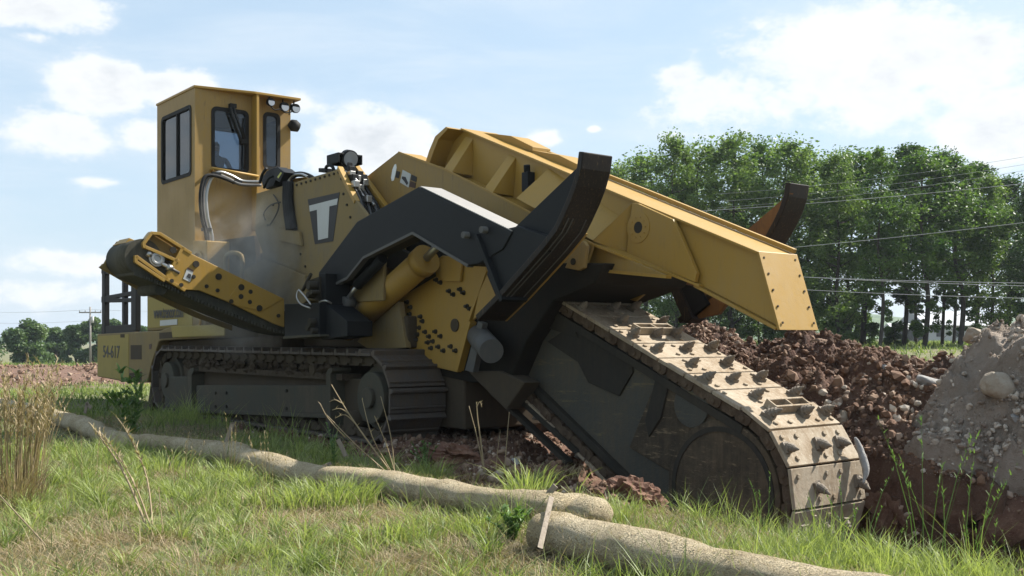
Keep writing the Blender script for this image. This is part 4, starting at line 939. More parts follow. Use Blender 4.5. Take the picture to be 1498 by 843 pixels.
# ------------------------------------------------------------------ spoil heaps
def heap_h1(u, v):
    cr = np.interp(u, [-.9, .4, 1.3, 2.2, 3.0, 4.2, 5.2, 6.2, 7.2, 8.4], [0, .75, 1.72, 2.0, 1.72, 1.60, 1.6, 1.5, 1.0, .2])
    d = np.abs(v - 5.2 - .3 * np.sin(u)); p = np.clip(1 - d / 2.75, 0, 1); p = np.where(p > .8, .8 + (p - .8) * .75, p) / .95
    x, y, _ = w3(u, v)
    return cr * p - .12 + (fbm(x, y, 1.1, 6, 41, .6) * .55 + np.abs(fbm(x, y, 4, 4, 45, .6)) * .22) * np.clip(p * 2.5, 0, 1) - 5 * sst(3.05, 2.8, v) * sst(1.5, 3, u)
def heap_h2(u, v):
    x, y, _ = w3(u, v); e = fbm(x, y, .8, 4, 61, .55)
    du = (u - 8.1) / np.where(u < 8.1, 2.7, 4.5); dv = (v - 5.0) / np.where(v < 5, 2.25, 3.0); d = np.sqrt(du * du + dv * dv) * (1 + .16 * e)
    h = 2.75 * np.clip(1 - d, -.3, 1); h = np.where(h > 1.6, 1.6 + (h - 1.6) * .3, h)
    h = h - .1 + (fbm(x, y, 2.5, 7, 63, .68) * .20 + np.abs(fbm(x, y, 5, 5, 68, .65)) * .16) * np.clip(h * 2 + .6, .2, 1) + fbm(x, y, .9, 3, 66) * .2
    return h - 5 * sst(3.22, 2.92, v + .15 * e)
def heap(name, f, u0, u1, v0, v1, m, st=.04, **k):
    uu = np.arange(u0, u1, st); vv = np.arange(v0, v1, st); UU, VV = np.meshgrid(uu, vv); Z = f(UU, VV)
    ed = np.minimum.reduce([(UU - u0), (u1 - UU), (VV - v0), (v1 - VV)]); Z = np.where(ed < .06, np.minimum(Z, -.9), Z)
    X, Y, _ = w3(UU, VV); n1, n2 = len(uu), len(vv); idx = np.arange(n1 * n2).reshape(n2, n1)
    X = X + fbm(X, Y, 3, 3, 71) * .06; Y = Y + fbm(X, Y, 3, 3, 72) * .06
    fl = np.stack([idx[:-1, :-1], idx[:-1, 1:], idx[1:, 1:], idx[1:, :-1]], -1).reshape(-1)
    c = (X.mean(), Y.mean()); return link(name, npmesh(name, np.stack([X - c[0], Y - c[1], Z], -1).reshape(-1, 3), fl, 4, m, True), loc=(c[0], c[1], 0), **k)
heap('spoil_heap', heap_h1, -.8, 8.2, 2.5, 7.9, REDH, label='red brown heap of broken clay and stones behind the digging chain', cat='dirt heap')
heap('spoil_heap', heap_h2, 5.2, 13.4, 2.55, 8.2, GRYH, label='pale grey sandy spoil heap at the right edge of the photo', cat='dirt heap')
# chunks: many small irregular polyhedra in one mesh
ICO_V = None
def ico():
    bm = bmesh.new(); bmesh.ops.create_icosphere(bm, subdivisions=1, radius=1); v = np.array([x.co[:] for x in bm.verts]); f = np.array([[q.index for q in x.verts] for x in bm.faces]); bm.free(); return v, f
IV, IF = ico(); OV = np.array([(1, 0, 0), (-1, 0, 0), (0, 1, 0), (0, -1, 0), (0, 0, 1), (0, 0, -1)], float); OF = np.array([(0, 2, 4), (2, 1, 4), (1, 3, 4), (3, 0, 4), (2, 0, 5), (1, 2, 5), (3, 1, 5), (0, 3, 5)])
def chunks(name, P, S, tone, m, big=False, **k):
    v, f = (IV, IF) if big else (OV, OF); n = len(P); nv = len(v)
    q = v[None] * (1 + rng.uniform(-.35, .35, (n, nv, 3))); sc3 = rng.uniform(.55, 1.25, (n, 1, 3)); q = q * sc3 * S[:, None, None]
    a = rng.uniform(0, 6.28, n); b = rng.uniform(0, 3.14, n)
    ca, sa, cb_, sb = np.cos(a)[:, None], np.sin(a)[:, None], np.cos(b)[:, None], np.sin(b)[:, None]
    x, y, z = q[..., 0], q[..., 1], q[..., 2]; x, z = x * cb_ - z * sb, x * sb + z * cb_; x, y = x * ca - y * sa, x * sa + y * ca
    co = np.stack([x, y, z], -1) + P[:, None, :]; fl = (f[None] + (np.arange(n) * nv)[:, None, None]).reshape(-1)
    return link(name, npmesh(name, co.reshape(-1, 3), fl, 3, m, False, np.repeat(tone, nv)), kind='stuff', **k)
def scatter_uv(n, u0, u1, v0, v1): return rng.uniform(u0, u1, n), rng.uniform(v0, v1, n)
n = 42000; u, v = scatter_uv(n, -.4, 7.9, 2.6, 5.9); z = heap_h1(u, v); x, y, _ = w3(u, v); k = (z > heap_h2(u, v) * (u > 5.9)) & (z > .0)
S = .007 + .055 * rng.random(n) ** 7; S = np.where(rng.random(n) < .006, S + .07 * rng.random(n), S)
chunks('loose_clods', np.stack([x, y, z + S * .25], -1)[k], S[k], np.clip(rng.random(n) ** 1.2, 0, 1)[k], CLODV, True, label='loose red clods and stones covering the red brown heap', category='') if False else chunks('loose_clods', np.stack([x, y, z + S * .25], -1)[k], S[k], np.clip(rng.random(n) ** 1.25 * .85 + fbm(x, y, 1.4, 3, 141) * .45, 0, 1)[k], CLODV, True, label='loose red clods and pale stones strewn over the red brown heap', cat='clods')
n = 60000; u, v = scatter_uv(n, 5.6, 12, 2.7, 5.6); z = heap_h2(u, v); x, y, _ = w3(u, v); k = (z > -1.0) & (fbm(x, y, .9, 4, 77) + .22 * rng.standard_normal(n) > -.08)
S = .006 + .045 * rng.random(n) ** 7
chunks('loose_stones', np.stack([x, y, z + S * .2], -1)[k], S[k], (rng.random(n) ** 1.6)[k], CLODG, True, label='small pale stones and crumbs lying on the grey heap', cat='stones')
# clods over the bare ground round the machine
n = 52000; u, v = scatter_uv(n, -9, 13, -2.6, 3.4); x, y, _ = w3(u, v); dm = dirtmask(x, y); k = (dm > .5) & (rng.random(n) < np.where(u > 0, 1, .35)); z = hgt(x, y)
S = .01 + .05 * rng.random(n) ** 3.5
chunks('trench_clods', np.stack([x, y, z + S * .3], -1)[k], S[k], (rng.random(n) * .95)[k], CLODV, True, label='red clods and pebbles on the torn earth along the trench', cat='clods')
n = 9000; x = rng.uniform(-40, -2, n); y = rng.uniform(33, 70, n); dm = dirtmask(x, y); k = dm > .5; S = .03 + .12 * rng.random(n) ** 3
chunks('field_clods', np.stack([x, y, hgt(x, y) + S * .2], -1)[k], S[k], (rng.random(n) * .35 + .5)[k], CLODV, False, label='churned red earth clods on the bare strip far left', cat='clods')

def rock(loc, size, m, seed, label, cat='rock', rz=0, group=None, name='boulder', tilt=0):
    r = np.random.default_rng(seed); bm = bmesh.new(); bmesh.ops.create_icosphere(bm, subdivisions=4, radius=1)
    co = np.array([x.co[:] for x in bm.verts])
    for _ in range(3 if m is CLOD else 13):
        nrm = r.normal(size=3); nrm /= np.linalg.norm(nrm); d = r.uniform(.58, .86); t = co @ nrm; ex = np.clip(t - d, 0, None); co -= ex[:, None] * nrm * .93
    nn = fbm(co[:, 0] + co[:, 2] * 1.7 + seed, co[:, 1] - co[:, 2], 1.6, 5, seed) ; ln = np.linalg.norm(co, axis=1, keepdims=True); co += co / ln * nn[:, None] * (.5 if m is CLOD else .2)
    if m is CLOD: n2 = fbm(co[:, 0] - co[:, 2] * 1.3 + seed, co[:, 1] + co[:, 2], 4.5, 4, seed + 3, .7); co += co / ln * (np.abs(n2)[:, None] * -.5 + .06)
    co *= np.array(size)
    for i, x in enumerate(bm.verts): x.co = co[i]
    me = bpy.data.meshes.new(name); bm.to_mesh(me); bm.free(); me.materials.append(m); me.polygons.foreach_set('use_smooth', [m is not CLOD] * len(me.polygons))
    o = bpy.data.objects.new(name, me); col.objects.link(o); o.location = loc; o.rotation_euler = (tilt, tilt * .6, rz); return tag(o, label, cat, group)
def hit_ground(px, py):        # where the sight line first meets the modelled ground
    ys = np.arange(5.2, 60, .015); xs = (px - 749) / F * ys; zs = CAMZ + (HOR - py) / F * ys; h = hgt(xs, ys); k = np.argmax(h >= zs)
    return (xs[k], ys[k], h[k]) if (h >= zs).any() else (*gnd(px, py), 0.)
def on_heap(px, py, f, v0=2.6, v1=6.5):      # where the sight line meets a heap's front slope
    best = None
    for y in np.arange(9, 18, .02):
        x, yy, z = at(px, py, y); u, v = uvof(x, yy)
        if v > v0 and f(np.array([u]), np.array([v]))[0] >= z: return x, yy + .06, z - .05
    return at(px, py, 14)
RK = [(1470, 562, heap_h2, (.36, .26, .25), ROCK, 3, 'large pale tan boulder on the slope of the grey heap', .3),
      (1427, 494, heap_h2, (.30, .22, .17), ROCK, 5, 'tan flat topped boulder perched at the crest left of the grey heap', 1.1),
      (1362, 557, heap_h1, (.30, .22, .16), ROCKG, 8, 'pale slab in the hollow between the red heap and the grey heap', .5),
      (1229, 612, heap_h1, (.21, .17, .20), ROCK, 12, 'pale round rock low on the red heap just right of the chain', 2),
      (1206, 504, heap_h1, (.28, .22, .17), ROCKB, 15, 'brown rock near the top of the red heap with a sunlit face', .2),
      (1197, 527, heap_h1, (.10, .09, .08), ROCKG, 19, 'small light grey stone below the brown rock on the red heap', 0),
      (1178, 549, heap_h1, (.30, .12, .12), ROCKB, 22, 'long brown stone lying slanted on the red heap', 2.2),
      (1192, 567, heap_h1, (.27, .11, .13), ROCKB, 27, 'dusty oblong stone below the long brown one on the red heap', 2.4),
      (1298, 536, heap_h1, (.13, .11, .10), ROCKG, 30, 'small whitish stone in the middle of the red heap', .3),
      (1300, 577, heap_h1, (.15, .10, .09), CLOD, 33, 'red clay lump in the hollow beside the grey heap', .3),
      (1330, 532, heap_h1, (.18, .13, .12), ROCKB, 35, 'brown stone right of the whitish stone on the red heap', .9),
      (1492, 606, heap_h2, (.12, .09, .07), ROCKG, 36, 'small white stone under the large tan boulder', .9),
      (1292, 656, heap_h2, (.20, .16, .14), ROCK, 37, 'pale block at the foot of the grey heap above the trench', .4),
      (1268, 640, heap_h1, (.16, .14, .13), CLOD, 39, 'red clay lump at the foot of the heap beside the pale block', .4),
      (1240, 640, heap_h1, (.12, .10, .09), ROCKG, 42, 'small pale stone touching the chain edge at the foot of the red heap', .4)]
for px, py, f, s, m, sd_, lb_, rz in RK: rock(on_heap(px, py, f), tuple(.8 * q for q in s), m, sd_, lb_, rz=rz, tilt=.25)
def brink(px, v):               # point on the ground along the machine-parallel line v, below image column px
    u = pv(px, 600, v)[0]; x, y, _ = w3(u, v); return x, y, float(hgt(np.array([x]), np.array([y]))[0])
def near_rock(px, v, s, m, sd_, lb_, rz=0, tilt=.2):
    x, y, z0 = brink(px, v); rock((x, y, z0 + s[2] * .45), s, m, sd_, lb_, rz=rz, tilt=tilt)
near_rock(926, -0.5, (.34, .22, .25), CLOD, 51, 'dark crumbly clod of earth in front of the boom side')
near_rock(948, -0.85, (.22, .18, .15), CLOD, 52, 'small red clod in front of the dark crumbly clod')
near_rock(982, -0.62, (.27, .13, .15), ROCKG, 53, 'grey oblong stone leaning beside the dark clod', -.7, .5)
near_rock(1062, -0.8, (.22, .15, .18), CLOD, 54, 'red clod standing in the grass edge left of the chain nose')
near_rock(1095, -0.55, (.24, .16, .2), CLOD, 58, 'dark lump of clay against the chain nose wheel')
near_rock(668, -0.6, (.34, .24, .16), CLOD, 55, 'mound of shaded earth behind the dead stalks')
near_rock(745, -0.3, (.22, .18, .15), ROCKG, 56, 'grey stone in the shade behind the bright grass tuft')
near_rock(640, -0.25, (.16, .12, .10), ROCKG, 57, 'small grey stone in the shade right of the track')
x, y, z = at(1262, 676, 11.9)
g = MB(); pth = [at(1251, 640, 12.0), at(1257, 655, 12.0), at(1263, 672, 11.95), at(1267, 690, 11.9), at(1262, 708, 11.85)]
g.tube(smooth(pth, 4), [.012, .02, .03, .035, .04, .042, .04, .045, .045, .045, .045, .04, .035, .03, .02, .015, .01], 8); g.build('plastic_strip', ROCKG, None, label='crumpled whitish strip lying at the trench edge beside the chain nose', cat='scrap')

# ------------------------------------------------------------------ erosion control socks and stakes
def blades(P, H, W, lean, az, tone, curve=1.6, droop=0):
    n = len(P); L = np.array([0, .35, .7, 1.0]); wd = np.array([1, .85, .55, 0])
    dx, dy = np.cos(az), np.sin(az); px_, py_ = -dy, dx
    face = rng.uniform(0, 6.28, n); wx, wy = np.cos(face), np.sin(face)
    co = np.zeros((n, 7, 3)); q = 0
    for i in range(4):
        t = L[i]; hx = lean * H * t ** curve; hz = H * (t - droop * t ** 3)
        c = P + np.stack([dx * hx, dy * hx, hz], -1)
        if i < 3:
            o = np.stack([wx, wy, wx * 0], -1) * (W * wd[i] / 2)[:, None]; co[:, q] = c - o; co[:, q + 1] = c + o; q += 2
        else: co[:, 6] = c
    tri = np.array([(0, 1, 3), (0, 3, 2), (2, 3, 5), (2, 5, 4), (4, 5, 6)])
    fl = (tri[None] + (np.arange(n) * 7)[:, None, None]).reshape(-1)
    return co.reshape(-1, 3), fl, np.repeat(np.clip(tone, 0, 1), 7)
def sock(pxs, r, seed, label, zoff=.0, ends=(1, 1)):
    pts = []
    for px, py in pxs:
        x, y = gnd(px, py, .16); pts.append((x, y, float(hgt(np.array([x]), np.array([y]))[0]) + r * .72 + zoff))
    P = smooth(pts, 12); k = len(P); n = 28; vs = []; cum = 0
    uvs = []
    for i, p in enumerate(P):
        t = (P[min(i + 1, k - 1)] - P[max(i - 1, 0)]).normalized(); a = t.cross(Vector((0, 0, 1))).normalized(); b = a.cross(t)
        if i: cum += (P[i] - P[i - 1]).length
        e = min(1, (i + .0) / 5 if ends[0] else 1, (k - 1 - i + .0) / 5 if ends[1] else 1); e = math.sqrt(max(0, 1 - (1 - e) ** 2)) * .97 + .03
        lump = 1 + .42 * float(fbm(cum * 1.1 * 1.0 + seed, seed, 1, 4, seed)) * .55 + .03 * math.sin(cum * 7 + seed)
        for j in range(n + 1):
            th = 2 * math.pi * j / n; q = 1 + .20 * float(vn(np.array([cum * 5.]), np.array([math.cos(th) * 1.5 + seed]), seed)[0])+ .03 * float(vn(np.array([cum * 22.]), np.array([th * 3.]), seed)[0])
            rr = r * e * lump * q; cz = math.sin(th) * (.82 if math.sin(th) > 0 else .75)
            vs.append(tuple(p + a * rr * math.cos(th) * 1.12 + b * rr * cz)); uvs.append((cum * 4, th * r * 4))
    m_ = n + 1; fs = [(i * m_ + j, i * m_ + j + 1, (i + 1) * m_ + j + 1, (i + 1) * m_ + j) for i in range(k - 1) for j in range(n)]
    me = bpy.data.meshes.new('erosion_sock'); me.from_pydata(vs, [], fs); me.materials.append(SOCK); me.polygons.foreach_set('use_smooth', [True] * len(fs))
    uvl = me.uv_layers.new(name='UVMap')
    li = np.zeros(len(me.loops), np.int32); me.loops.foreach_get('vertex_index', li); uvl.data.foreach_set('uv', np.array(uvs, np.float32)[li].ravel())
    o = bpy.data.objects.new('erosion_sock', me); col.objects.link(o); tag(o, label, 'erosion sock')
    m2 = 900 if py < 640 else 2600; ii = rng.integers(0, len(vs), m2); V_ = np.array(vs)[ii] + rng.normal(0, .012, (m2, 3)); c, f, t = blades(V_, rng.uniform(.012, .05, m2), np.full(m2, .0035 if py > 700 else .006), rng.uniform(.4, 2.6, m2), rng.uniform(0, 6.28, m2), rng.uniform(.1, 1, m2)); fo = link('straw_fibres', npmesh('straw_fibres', c, f, 3, STRAW, False, t), o, kind='stuff')
    return P
sock([(-60, 586), (0, 592), (60, 602), (110, 616), (135, 622)], .17, 3, 'straw filled burlap sock lit by the sun at the far left edge')
sock([(75, 610), (120, 617), (170, 630), (230, 640), (300, 650), (365, 664)], .17, 5, 'shaded burlap sock on the grass in front of the track')
SP = sock([(357, 668), (400, 676), (450, 690), (500, 700), (560, 706), (620, 718), (690, 734), (760, 744), (812, 747), (846, 740), (866, 757)], .175, 9, 'middle burlap sock running half in shade with its end folded over the next one', .03)
sock([(786, 779), (835, 787), (900, 802), (980, 820), (1060, 834), (1150, 850), (1250, 868), (1340, 890)], .185, 13, 'nearest sunlit burlap sock in the bottom middle foreground')
def lath(a, b, w, t, label, extra=None):
    g = MB(); A_, B_ = Vector(a), Vector(b); d = (B_ - A_).normalized(); s = d.cross(Vector((0, 1, 0))).normalized() * w / 2; n = Vector((0, t, 0))
    g.extr([A_ - s, A_ + s, B_ + s, B_ - s], n)
    if extra:
        E_ = Vector(extra); d = (E_ - B_).normalized(); s2 = d.cross(Vector((0, 1, 0))).normalized() * w / 2; g.extr([B_ - s2 - d * .02, B_ + s2 - d * .02, E_ + s2, E_ - s2], n * .9)
    return g.build('wooden_stake', WOOD, None, .004, label=label, cat='stake', group='wooden stakes holding the socks')
lath(at(790, 802, 7.2), at(807, 727, 7.75), .04, .02, 'weathered stake strapped across the fold where two socks overlap', None)
lath(at(803, 722, 8.7), at(813, 711, 8.7), .05, .03, 'short stake end sticking up behind the sock fold')
lath(at(328, 655, 13.6), at(340, 620, 13.6), .055, .03, 'split wooden stake standing in the shaded sock before the track', at(346, 633, 13.7))
lath(at(506, 668, 12.4), at(494, 643, 12.4), .05, .03, 'short pale stake leaning left at the shaded end of the middle sock')
lath(at(470, 684, 12.0), at(484, 678, 12.0), .04, .03, 'broken stake piece lying on the middle sock near the dead stalks')
lath(at(124, 605, 18.5), at(127, 590, 18.5), .05, .03, 'small dark stake beside the far left sock', at(133, 598, 18.5))

# ------------------------------------------------------------------ grass and weeds
def join(parts):
    co, fl, tn, b = [], [], [], 0
    for c, f, t in parts: co.append(c); fl.append(f + b); tn.append(t); b += len(c)
    return np.concatenate(co), np.concatenate(fl), np.concatenate(tn)
def ground_pts(dens, y0, y1, mask_thr=.4, keep=None, ext=1.18):
    a = ext * 749 / F; area = a * (y1 * y1 - y0 * y0); n = int(area * dens); y = np.sqrt(rng.uniform(y0 * y0, y1 * y1, n)); x = rng.uniform(-1, 1, n) * a * y
    k = dirtmask(x, y) < mask_thr + rng.uniform(-.25, .1, n)
    u, v = uvof(x, y); k &= ~((u > -9) & (u < .4) & (v > 0) & (v < 3.8)); k &= ~((heap_h1(u, v) > 0) & (u > -.8) & (u < 8.2) & (v > 2.6) & (v < 7.9)) & ~((heap_h2(u, v) > 0) & (u > 6))
    if keep is not None: k &= keep(x, y)
    x, y = x[k], y[k]; return x, y, hgt(x, y)
def patch(x, y): return fbm(x, y, .55, 4, 101, .6) + fbm(x, y, 2.6, 3, 105, .5) * .5
gp = []; sp_ = []
for dens, y0, y1, hs, ws in ((2300, 5.6, 9.5, 1, 1.15), (1500, 9.5, 13, 1.05, 1.4), (520, 13, 21, 1.0, 2.0), (80, 21, 48, .8, 5.0), (6, 48, 150, 1.3, 12)):
    x, y, z = ground_pts(dens, y0, y1); pt = patch(x, y); n = len(x)
    gk = rng.random(n) < np.clip(.50 + pt * 2.8, .10, .95) if y0 < 21 else np.ones(n, bool)
    xg, yg, zg, pg = x[gk], y[gk], z[gk], pt[gk]; m = len(xg)
    tall = sst(.05, .5, fbm(xg, yg, .8, 3, 111) + .25)
    u, v = uvof(xg, yg); sh = sst(-3.5, -1, v) * sst(3, 1, u)
    cl = np.clip(.45 + 2.2 * (fbm(xg, yg, 5.5, 3, 131, .6) + .15), .25, 2.2) if y0 < 21 else 1
    H = (.035 + .15 * rng.random(m) ** 1.7) * (.55 + .9 * tall + .6 * sh) * hs * cl
    gp.append(blades(np.stack([xg, yg, zg - .01], -1), H, .0055 * ws * rng.uniform(.7, 1.4, m), rng.uniform(.1, 1.1, m), rng.uniform(0, 6.28, m), .45 + pg * .8 + rng.normal(0, .2, m)))
    xs, ys, zs = x[~gk], y[~gk], z[~gk]; m = len(xs)
    if m and y0 < 13: q = rng.random(m) < .03; sp_.append(blades(np.stack([xs, ys, zs], -1)[q], .08 + .22 * rng.random(q.sum()), .004 * ws * rng.uniform(.8, 1.4, q.sum()), rng.uniform(.1, 1.2, q.sum()), rng.uniform(0, 6.28, q.sum()), rng.uniform(.4, 1, q.sum()), 1.8, .1))
    if m: sp_.append(blades(np.stack([xs, ys, zs + rng.uniform(0, .015, m)], -1), (.02 + .05 * rng.random(m)) * hs, .0045 * ws * rng.uniform(.6, 1.5, m), rng.uniform(.8, 3.2, m), rng.uniform(0, 6.28, m), rng.uniform(.0, 1, m)))
for N_, y0, y1, hh in ((520, 5.8, 12, .30), (480, 9, 16, .34)):
    x, y, z = ground_pts(N_ / (1.18 * 749 / F * (y1 * y1 - y0 * y0)), y0, y1, .5); kk = patch(x, y) > -.28; x, y, z = x[kk], y[kk], z[kk]
    for a, b, c in zip(x, y, z):
        n = int(rng.integers(14, 60)); rr = rng.random(n) * .09; th = rng.uniform(0, 6.28, n); H = hh * rng.uniform(.45, 1.1) * rng.uniform(.4, 1, n)
        gp.append(blades(np.stack([a + rr * np.cos(th), b + rr * np.sin(th), np.full(n, c)], -1), H, rng.uniform(.006, .012, n), rng.uniform(.3, 1.3, n), th + rng.normal(0, .5, n), rng.uniform(.3, 1) + rng.normal(0, .15, n), 1.9, .2))
c_, f_, t_ = join(gp); link('grass', npmesh('grass', c_, f_, 3, GRASS, True, t_), kind='stuff', label='rough green grass growing over the field and foreground', cat='grass')
c_, f_, t_ = join(sp_); link('dry_thatch', npmesh('dry_thatch', c_, f_, 3, STRAW, True, t_), kind='stuff', label='flattened dry straw thatch between the green grass patches', cat='dry grass')

def tuft_at(px, py, z=0): x, y, z = hit_ground(px, py); return float(x), float(y), float(z)
def tuft(name, px, py, n, h, spread, label, cat, m=GRASS, lean=(.2, .9), w=.008, tone=(.4, 1), droop=.25, group=None, yd=None, az=None):
    x, y, z = tuft_at(px, py) if py > 5 else brink(px, py); r = rng.random(n) ** .6 * spread; a = rng.uniform(0, 6.28, n)
    P = np.stack([r * np.cos(a), r * np.sin(a), np.zeros(n)], -1); H = h * rng.uniform(.35, 1, n)
    azz = a + rng.normal(0, .5, n) if az is None else az + rng.normal(0, .6, n)
    c, f, t = blades(P, H, w * rng.uniform(.6, 1.3, n), rng.uniform(*lean, n), azz, rng.uniform(*tone, n), 1.9, droop)
    return link(name, npmesh(name, c, f, 3, m, True, t), loc=(x, y, z - .01), label=label, cat=cat, group=group)
tuft('grass_tuft', 775, -1.25, 190, .60, .24, 'bright arching grass tuft lit against the dark boom side', 'grass tuft', w=.016)
tuft('grass_tuft', 842, -1.0, 14, .55, .06, 'few long bent grass blades right of the bright tuft', 'grass tuft', w=.014)
tuft('grass_tuft', 630, -1.3, 240, .36, .25, 'low weedy tuft where the sock leaves the shade', 'grass tuft', w=.011, droop=.1)
tuft('grass_tuft', 490, 738, 520, .42, .45, 'dense dark green tuft in front of the shaded sock', 'grass tuft', w=.011)
tuft('grass_tuft', 290, 672, 260, .36, .45, 'shaded tuft leaning on the left sock under the track', 'grass tuft', w=.012)
tuft('grass_tuft', 530, 728, 240, .34, .35, 'tuft half covering the middle sock near the dead weed stems', 'grass tuft', w=.011)
tuft('grass_tuft', 240, 690, 260, .38, .45, 'dark green tuft in the shade before the left sock', 'grass tuft', w=.012)
tuft('grass_tuft', 335, 702, 260, .36, .45, 'shaded tuft in front of the split stake', 'grass tuft', w=.012)
tuft('grass_tuft', 400, 712, 240, .36, .4, 'shaded tuft before the joint of the left and middle socks', 'grass tuft', w=.012)
tuft('grass_tuft', 160, 665, 220, .34, .45, 'shaded tuft beside the far left end of the sock', 'grass tuft', w=.012)
tuft('grass_tuft', 690, 775, 260, .26, .4, 'uneven tuft against the front of the middle sock', 'grass tuft', w=.009)
tuft('grass_tuft', 430, 745, 160, .40, .3, 'tuft of long blades left of the dense dark tuft', 'grass tuft', w=.011)
tuft('grass_tuft', 560, 790, 160, .32, .3, 'pale arching blades in the middle foreground below the sock', 'grass tuft', w=.010)
tuft('grass_tuft', 610, 790, 120, .30, .25, 'pale tuft right of the arching blades in the middle foreground', 'grass tuft', w=.009)
tuft('grass_tuft', 300, 735, 200, .32, .4, 'low bright tuft left of centre in the foreground', 'grass tuft', w=.010)
tuft('grass_tuft', 1225, 800, 420, .34, .42, 'bright green tuft at the foot of the chain nose', 'grass tuft', w=.010)
tuft('grass_tuft', 1160, 815, 300, .28, .38, 'green tuft between the chain nose and the nearest sock', 'grass tuft', w=.010)
tuft('grass_tuft', 1310, 832, 320, .30, .36, 'green tuft on the brink of the trench at the lower right', 'grass tuft', w=.010)
tuft('grass_tuft', 1395, 850, 260, .30, .3, 'green tuft at the bottom edge below the trench wall', 'grass tuft', w=.010)
tuft('grass_tuft', 1120, 760, 300, .16, .42, 'matted tuft on the low bank in front of the chain', 'grass tuft', w=.009)
tuft('grass_tuft', 1000, 745, 300, .13, .45, 'matted tuft on the bank behind the nearest sock', 'grass tuft', w=.009)
tuft('grass_tuft', 1040, 850, 120, .24, .25, 'thin tuft against the nearest sock at the bottom edge', 'grass tuft', w=.008)
tuft('grass_tuft', 905, 725, 260, .12, .5, 'low tuft in front of the dark crumbly clod', 'grass tuft', w=.009)
for i, (px, py, lb_) in enumerate(((1095, 772, 'dry brown grass mat left of the green tuft at the chain nose'), (1180, 775, 'dry brown grass mat touching the chain nose'), (1010, 740, 'dry straw mat on the bank right of the grey oblong stone'), (1045, 752, 'brown dead grass hanging over the bank before the nose wheel'), (1140, 765, 'dead roots and straw at the left corner of the lowest chain plate'), (960, 725, 'straw mat on the bank behind the nearest sock'), (645, 765, 'straw coloured tuft below the middle sock'), (690, 700, 'dry tuft beside the weedy tuft at the sock'), (470, 800, 'dry matted straw in the lower left middle'), (180, 790, 'dry matted straw at the lower left'), (700, 820, 'dry matted straw before the stake'), (810, 700, 'dry tangled stems right of the bright grass tuft'), (290, 830, 'pale dry mat in the bottom left foreground'), (560, 830, 'pale dry mat in the bottom middle foreground'))):
    tuft('dry_tuft', px, py, 260, .2, .4, lb_, 'dry grass', STRAW, (.5, 1.6), .006, (0, .8))
# tall dry bunch grass, stems with feathered heads
def stem_clump(name, px, py, n, h, spread, label, cat, m=STRAW, w=.007, lean=(.02, .3), az=None, head=.35, fl=10, tone=(.3, 1), group=None, hmin=.6, depth=None, hs=1.0):
    x, y, z = tuft_at(px, py) if depth is None else (*at(px, 500, depth)[:2], 0)
    if depth is not None: z = float(hgt(np.array([x]), np.array([y]))[0])
    parts = []; r = rng.random(n) ** .5 * spread; a = rng.uniform(0, 6.28, n); B = np.stack([r * np.cos(a), r * np.sin(a), np.zeros(n)], -1)
    H = h * rng.uniform(hmin, 1, n); ln = rng.uniform(*lean, n); azz = a if az is None else az + rng.normal(0, .35, n); tn = rng.uniform(*tone, n)
    parts.append(blades(B, H, np.full(n, w), ln, azz, tn, 1.7, .03))
    parts.append(blades(B, H, np.full(n, w), ln, azz, tn, 1.7, .03))
    # seed heads: small scales along the top part
    t = rng.uniform(1 - head, 1.0, (n, fl)); hx = ln[:, None] * H[:, None] * t ** 1.7; hz = H[:, None] * (t - .03 * t ** 3)
    Q = B[:, None, :] + np.stack([np.cos(azz)[:, None] * hx, np.sin(azz)[:, None] * hx, hz], -1); Q = Q.reshape(-1, 3); k = len(Q)
    parts.append(blades(Q, rng.uniform(.02, .06, k) * h / 1.2 * hs, np.full(k, w * 1.4), rng.uniform(.2, 1.0, k), rng.uniform(0, 6.28, k), rng.uniform(tone[0], tone[1], k)))
    c, f, t2 = join(parts); return link(name, npmesh(name, c, f, 3, m, True, t2), loc=(x, y, z - .01), label=label, cat=cat, group=group)
stem_clump('bunch_grass', 18, 735, 150, 1.45, .26, 'tall straw coloured bunch of dry grass at the left edge', 'dry grass', lean=(.0, .28), w=.009, fl=16)
tuft('dry_tuft', 12, 745, 400, .7, .30, 'dense dry base leaves under the tall straw bunch', 'dry grass', STRAW, (.2, .8), .008, (0, .7))
stem_clump('dry_stalks', 430, 830, 5, 1.1, .06, 'bundle of long straw stalks leaning left in the left foreground', 'dry stalks', lean=(.75, .9), az=math.pi * .98, w=.014, hmin=.85, fl=14) if False else None
def stalk(name, pts, r, label, m=STRAW, fuzz=40, fl=.05, cat='dry stalks', branches=()):
    g = []; co = None; mb = MB(); mb.tube(smooth(pts, 6), r, 5, True, r * .4)
    for b in branches: mb.tube(smooth(b, 4), r * .6, 4, True, r * .3)
    root = mb.build(name, m, None, 0, label=label, cat=cat); me = root.data; a = me.attributes.new('tone', 'FLOAT', 'POINT'); a.data.foreach_set('value', np.full(len(me.vertices), .55, np.float32))
    if fuzz:
        allp = [smooth(p, 8) for p in ([pts] + list(branches))]; Q = []
        for _ in range(fuzz):
            P = random.choice(allp); Q.append(P[random.randrange(len(P) // 3, len(P))])
        Q = np.array(Q); k = len(Q); c, f, t = blades(Q, rng.uniform(.4, 1, k) * fl, np.full(k, fl * .18), rng.uniform(.3, 1.2, k), rng.uniform(0, 6.28, k), rng.uniform(.3, 1, k)); link('seed_head', npmesh('seed_head', c, f, 3, m, False, t), root)
    return root
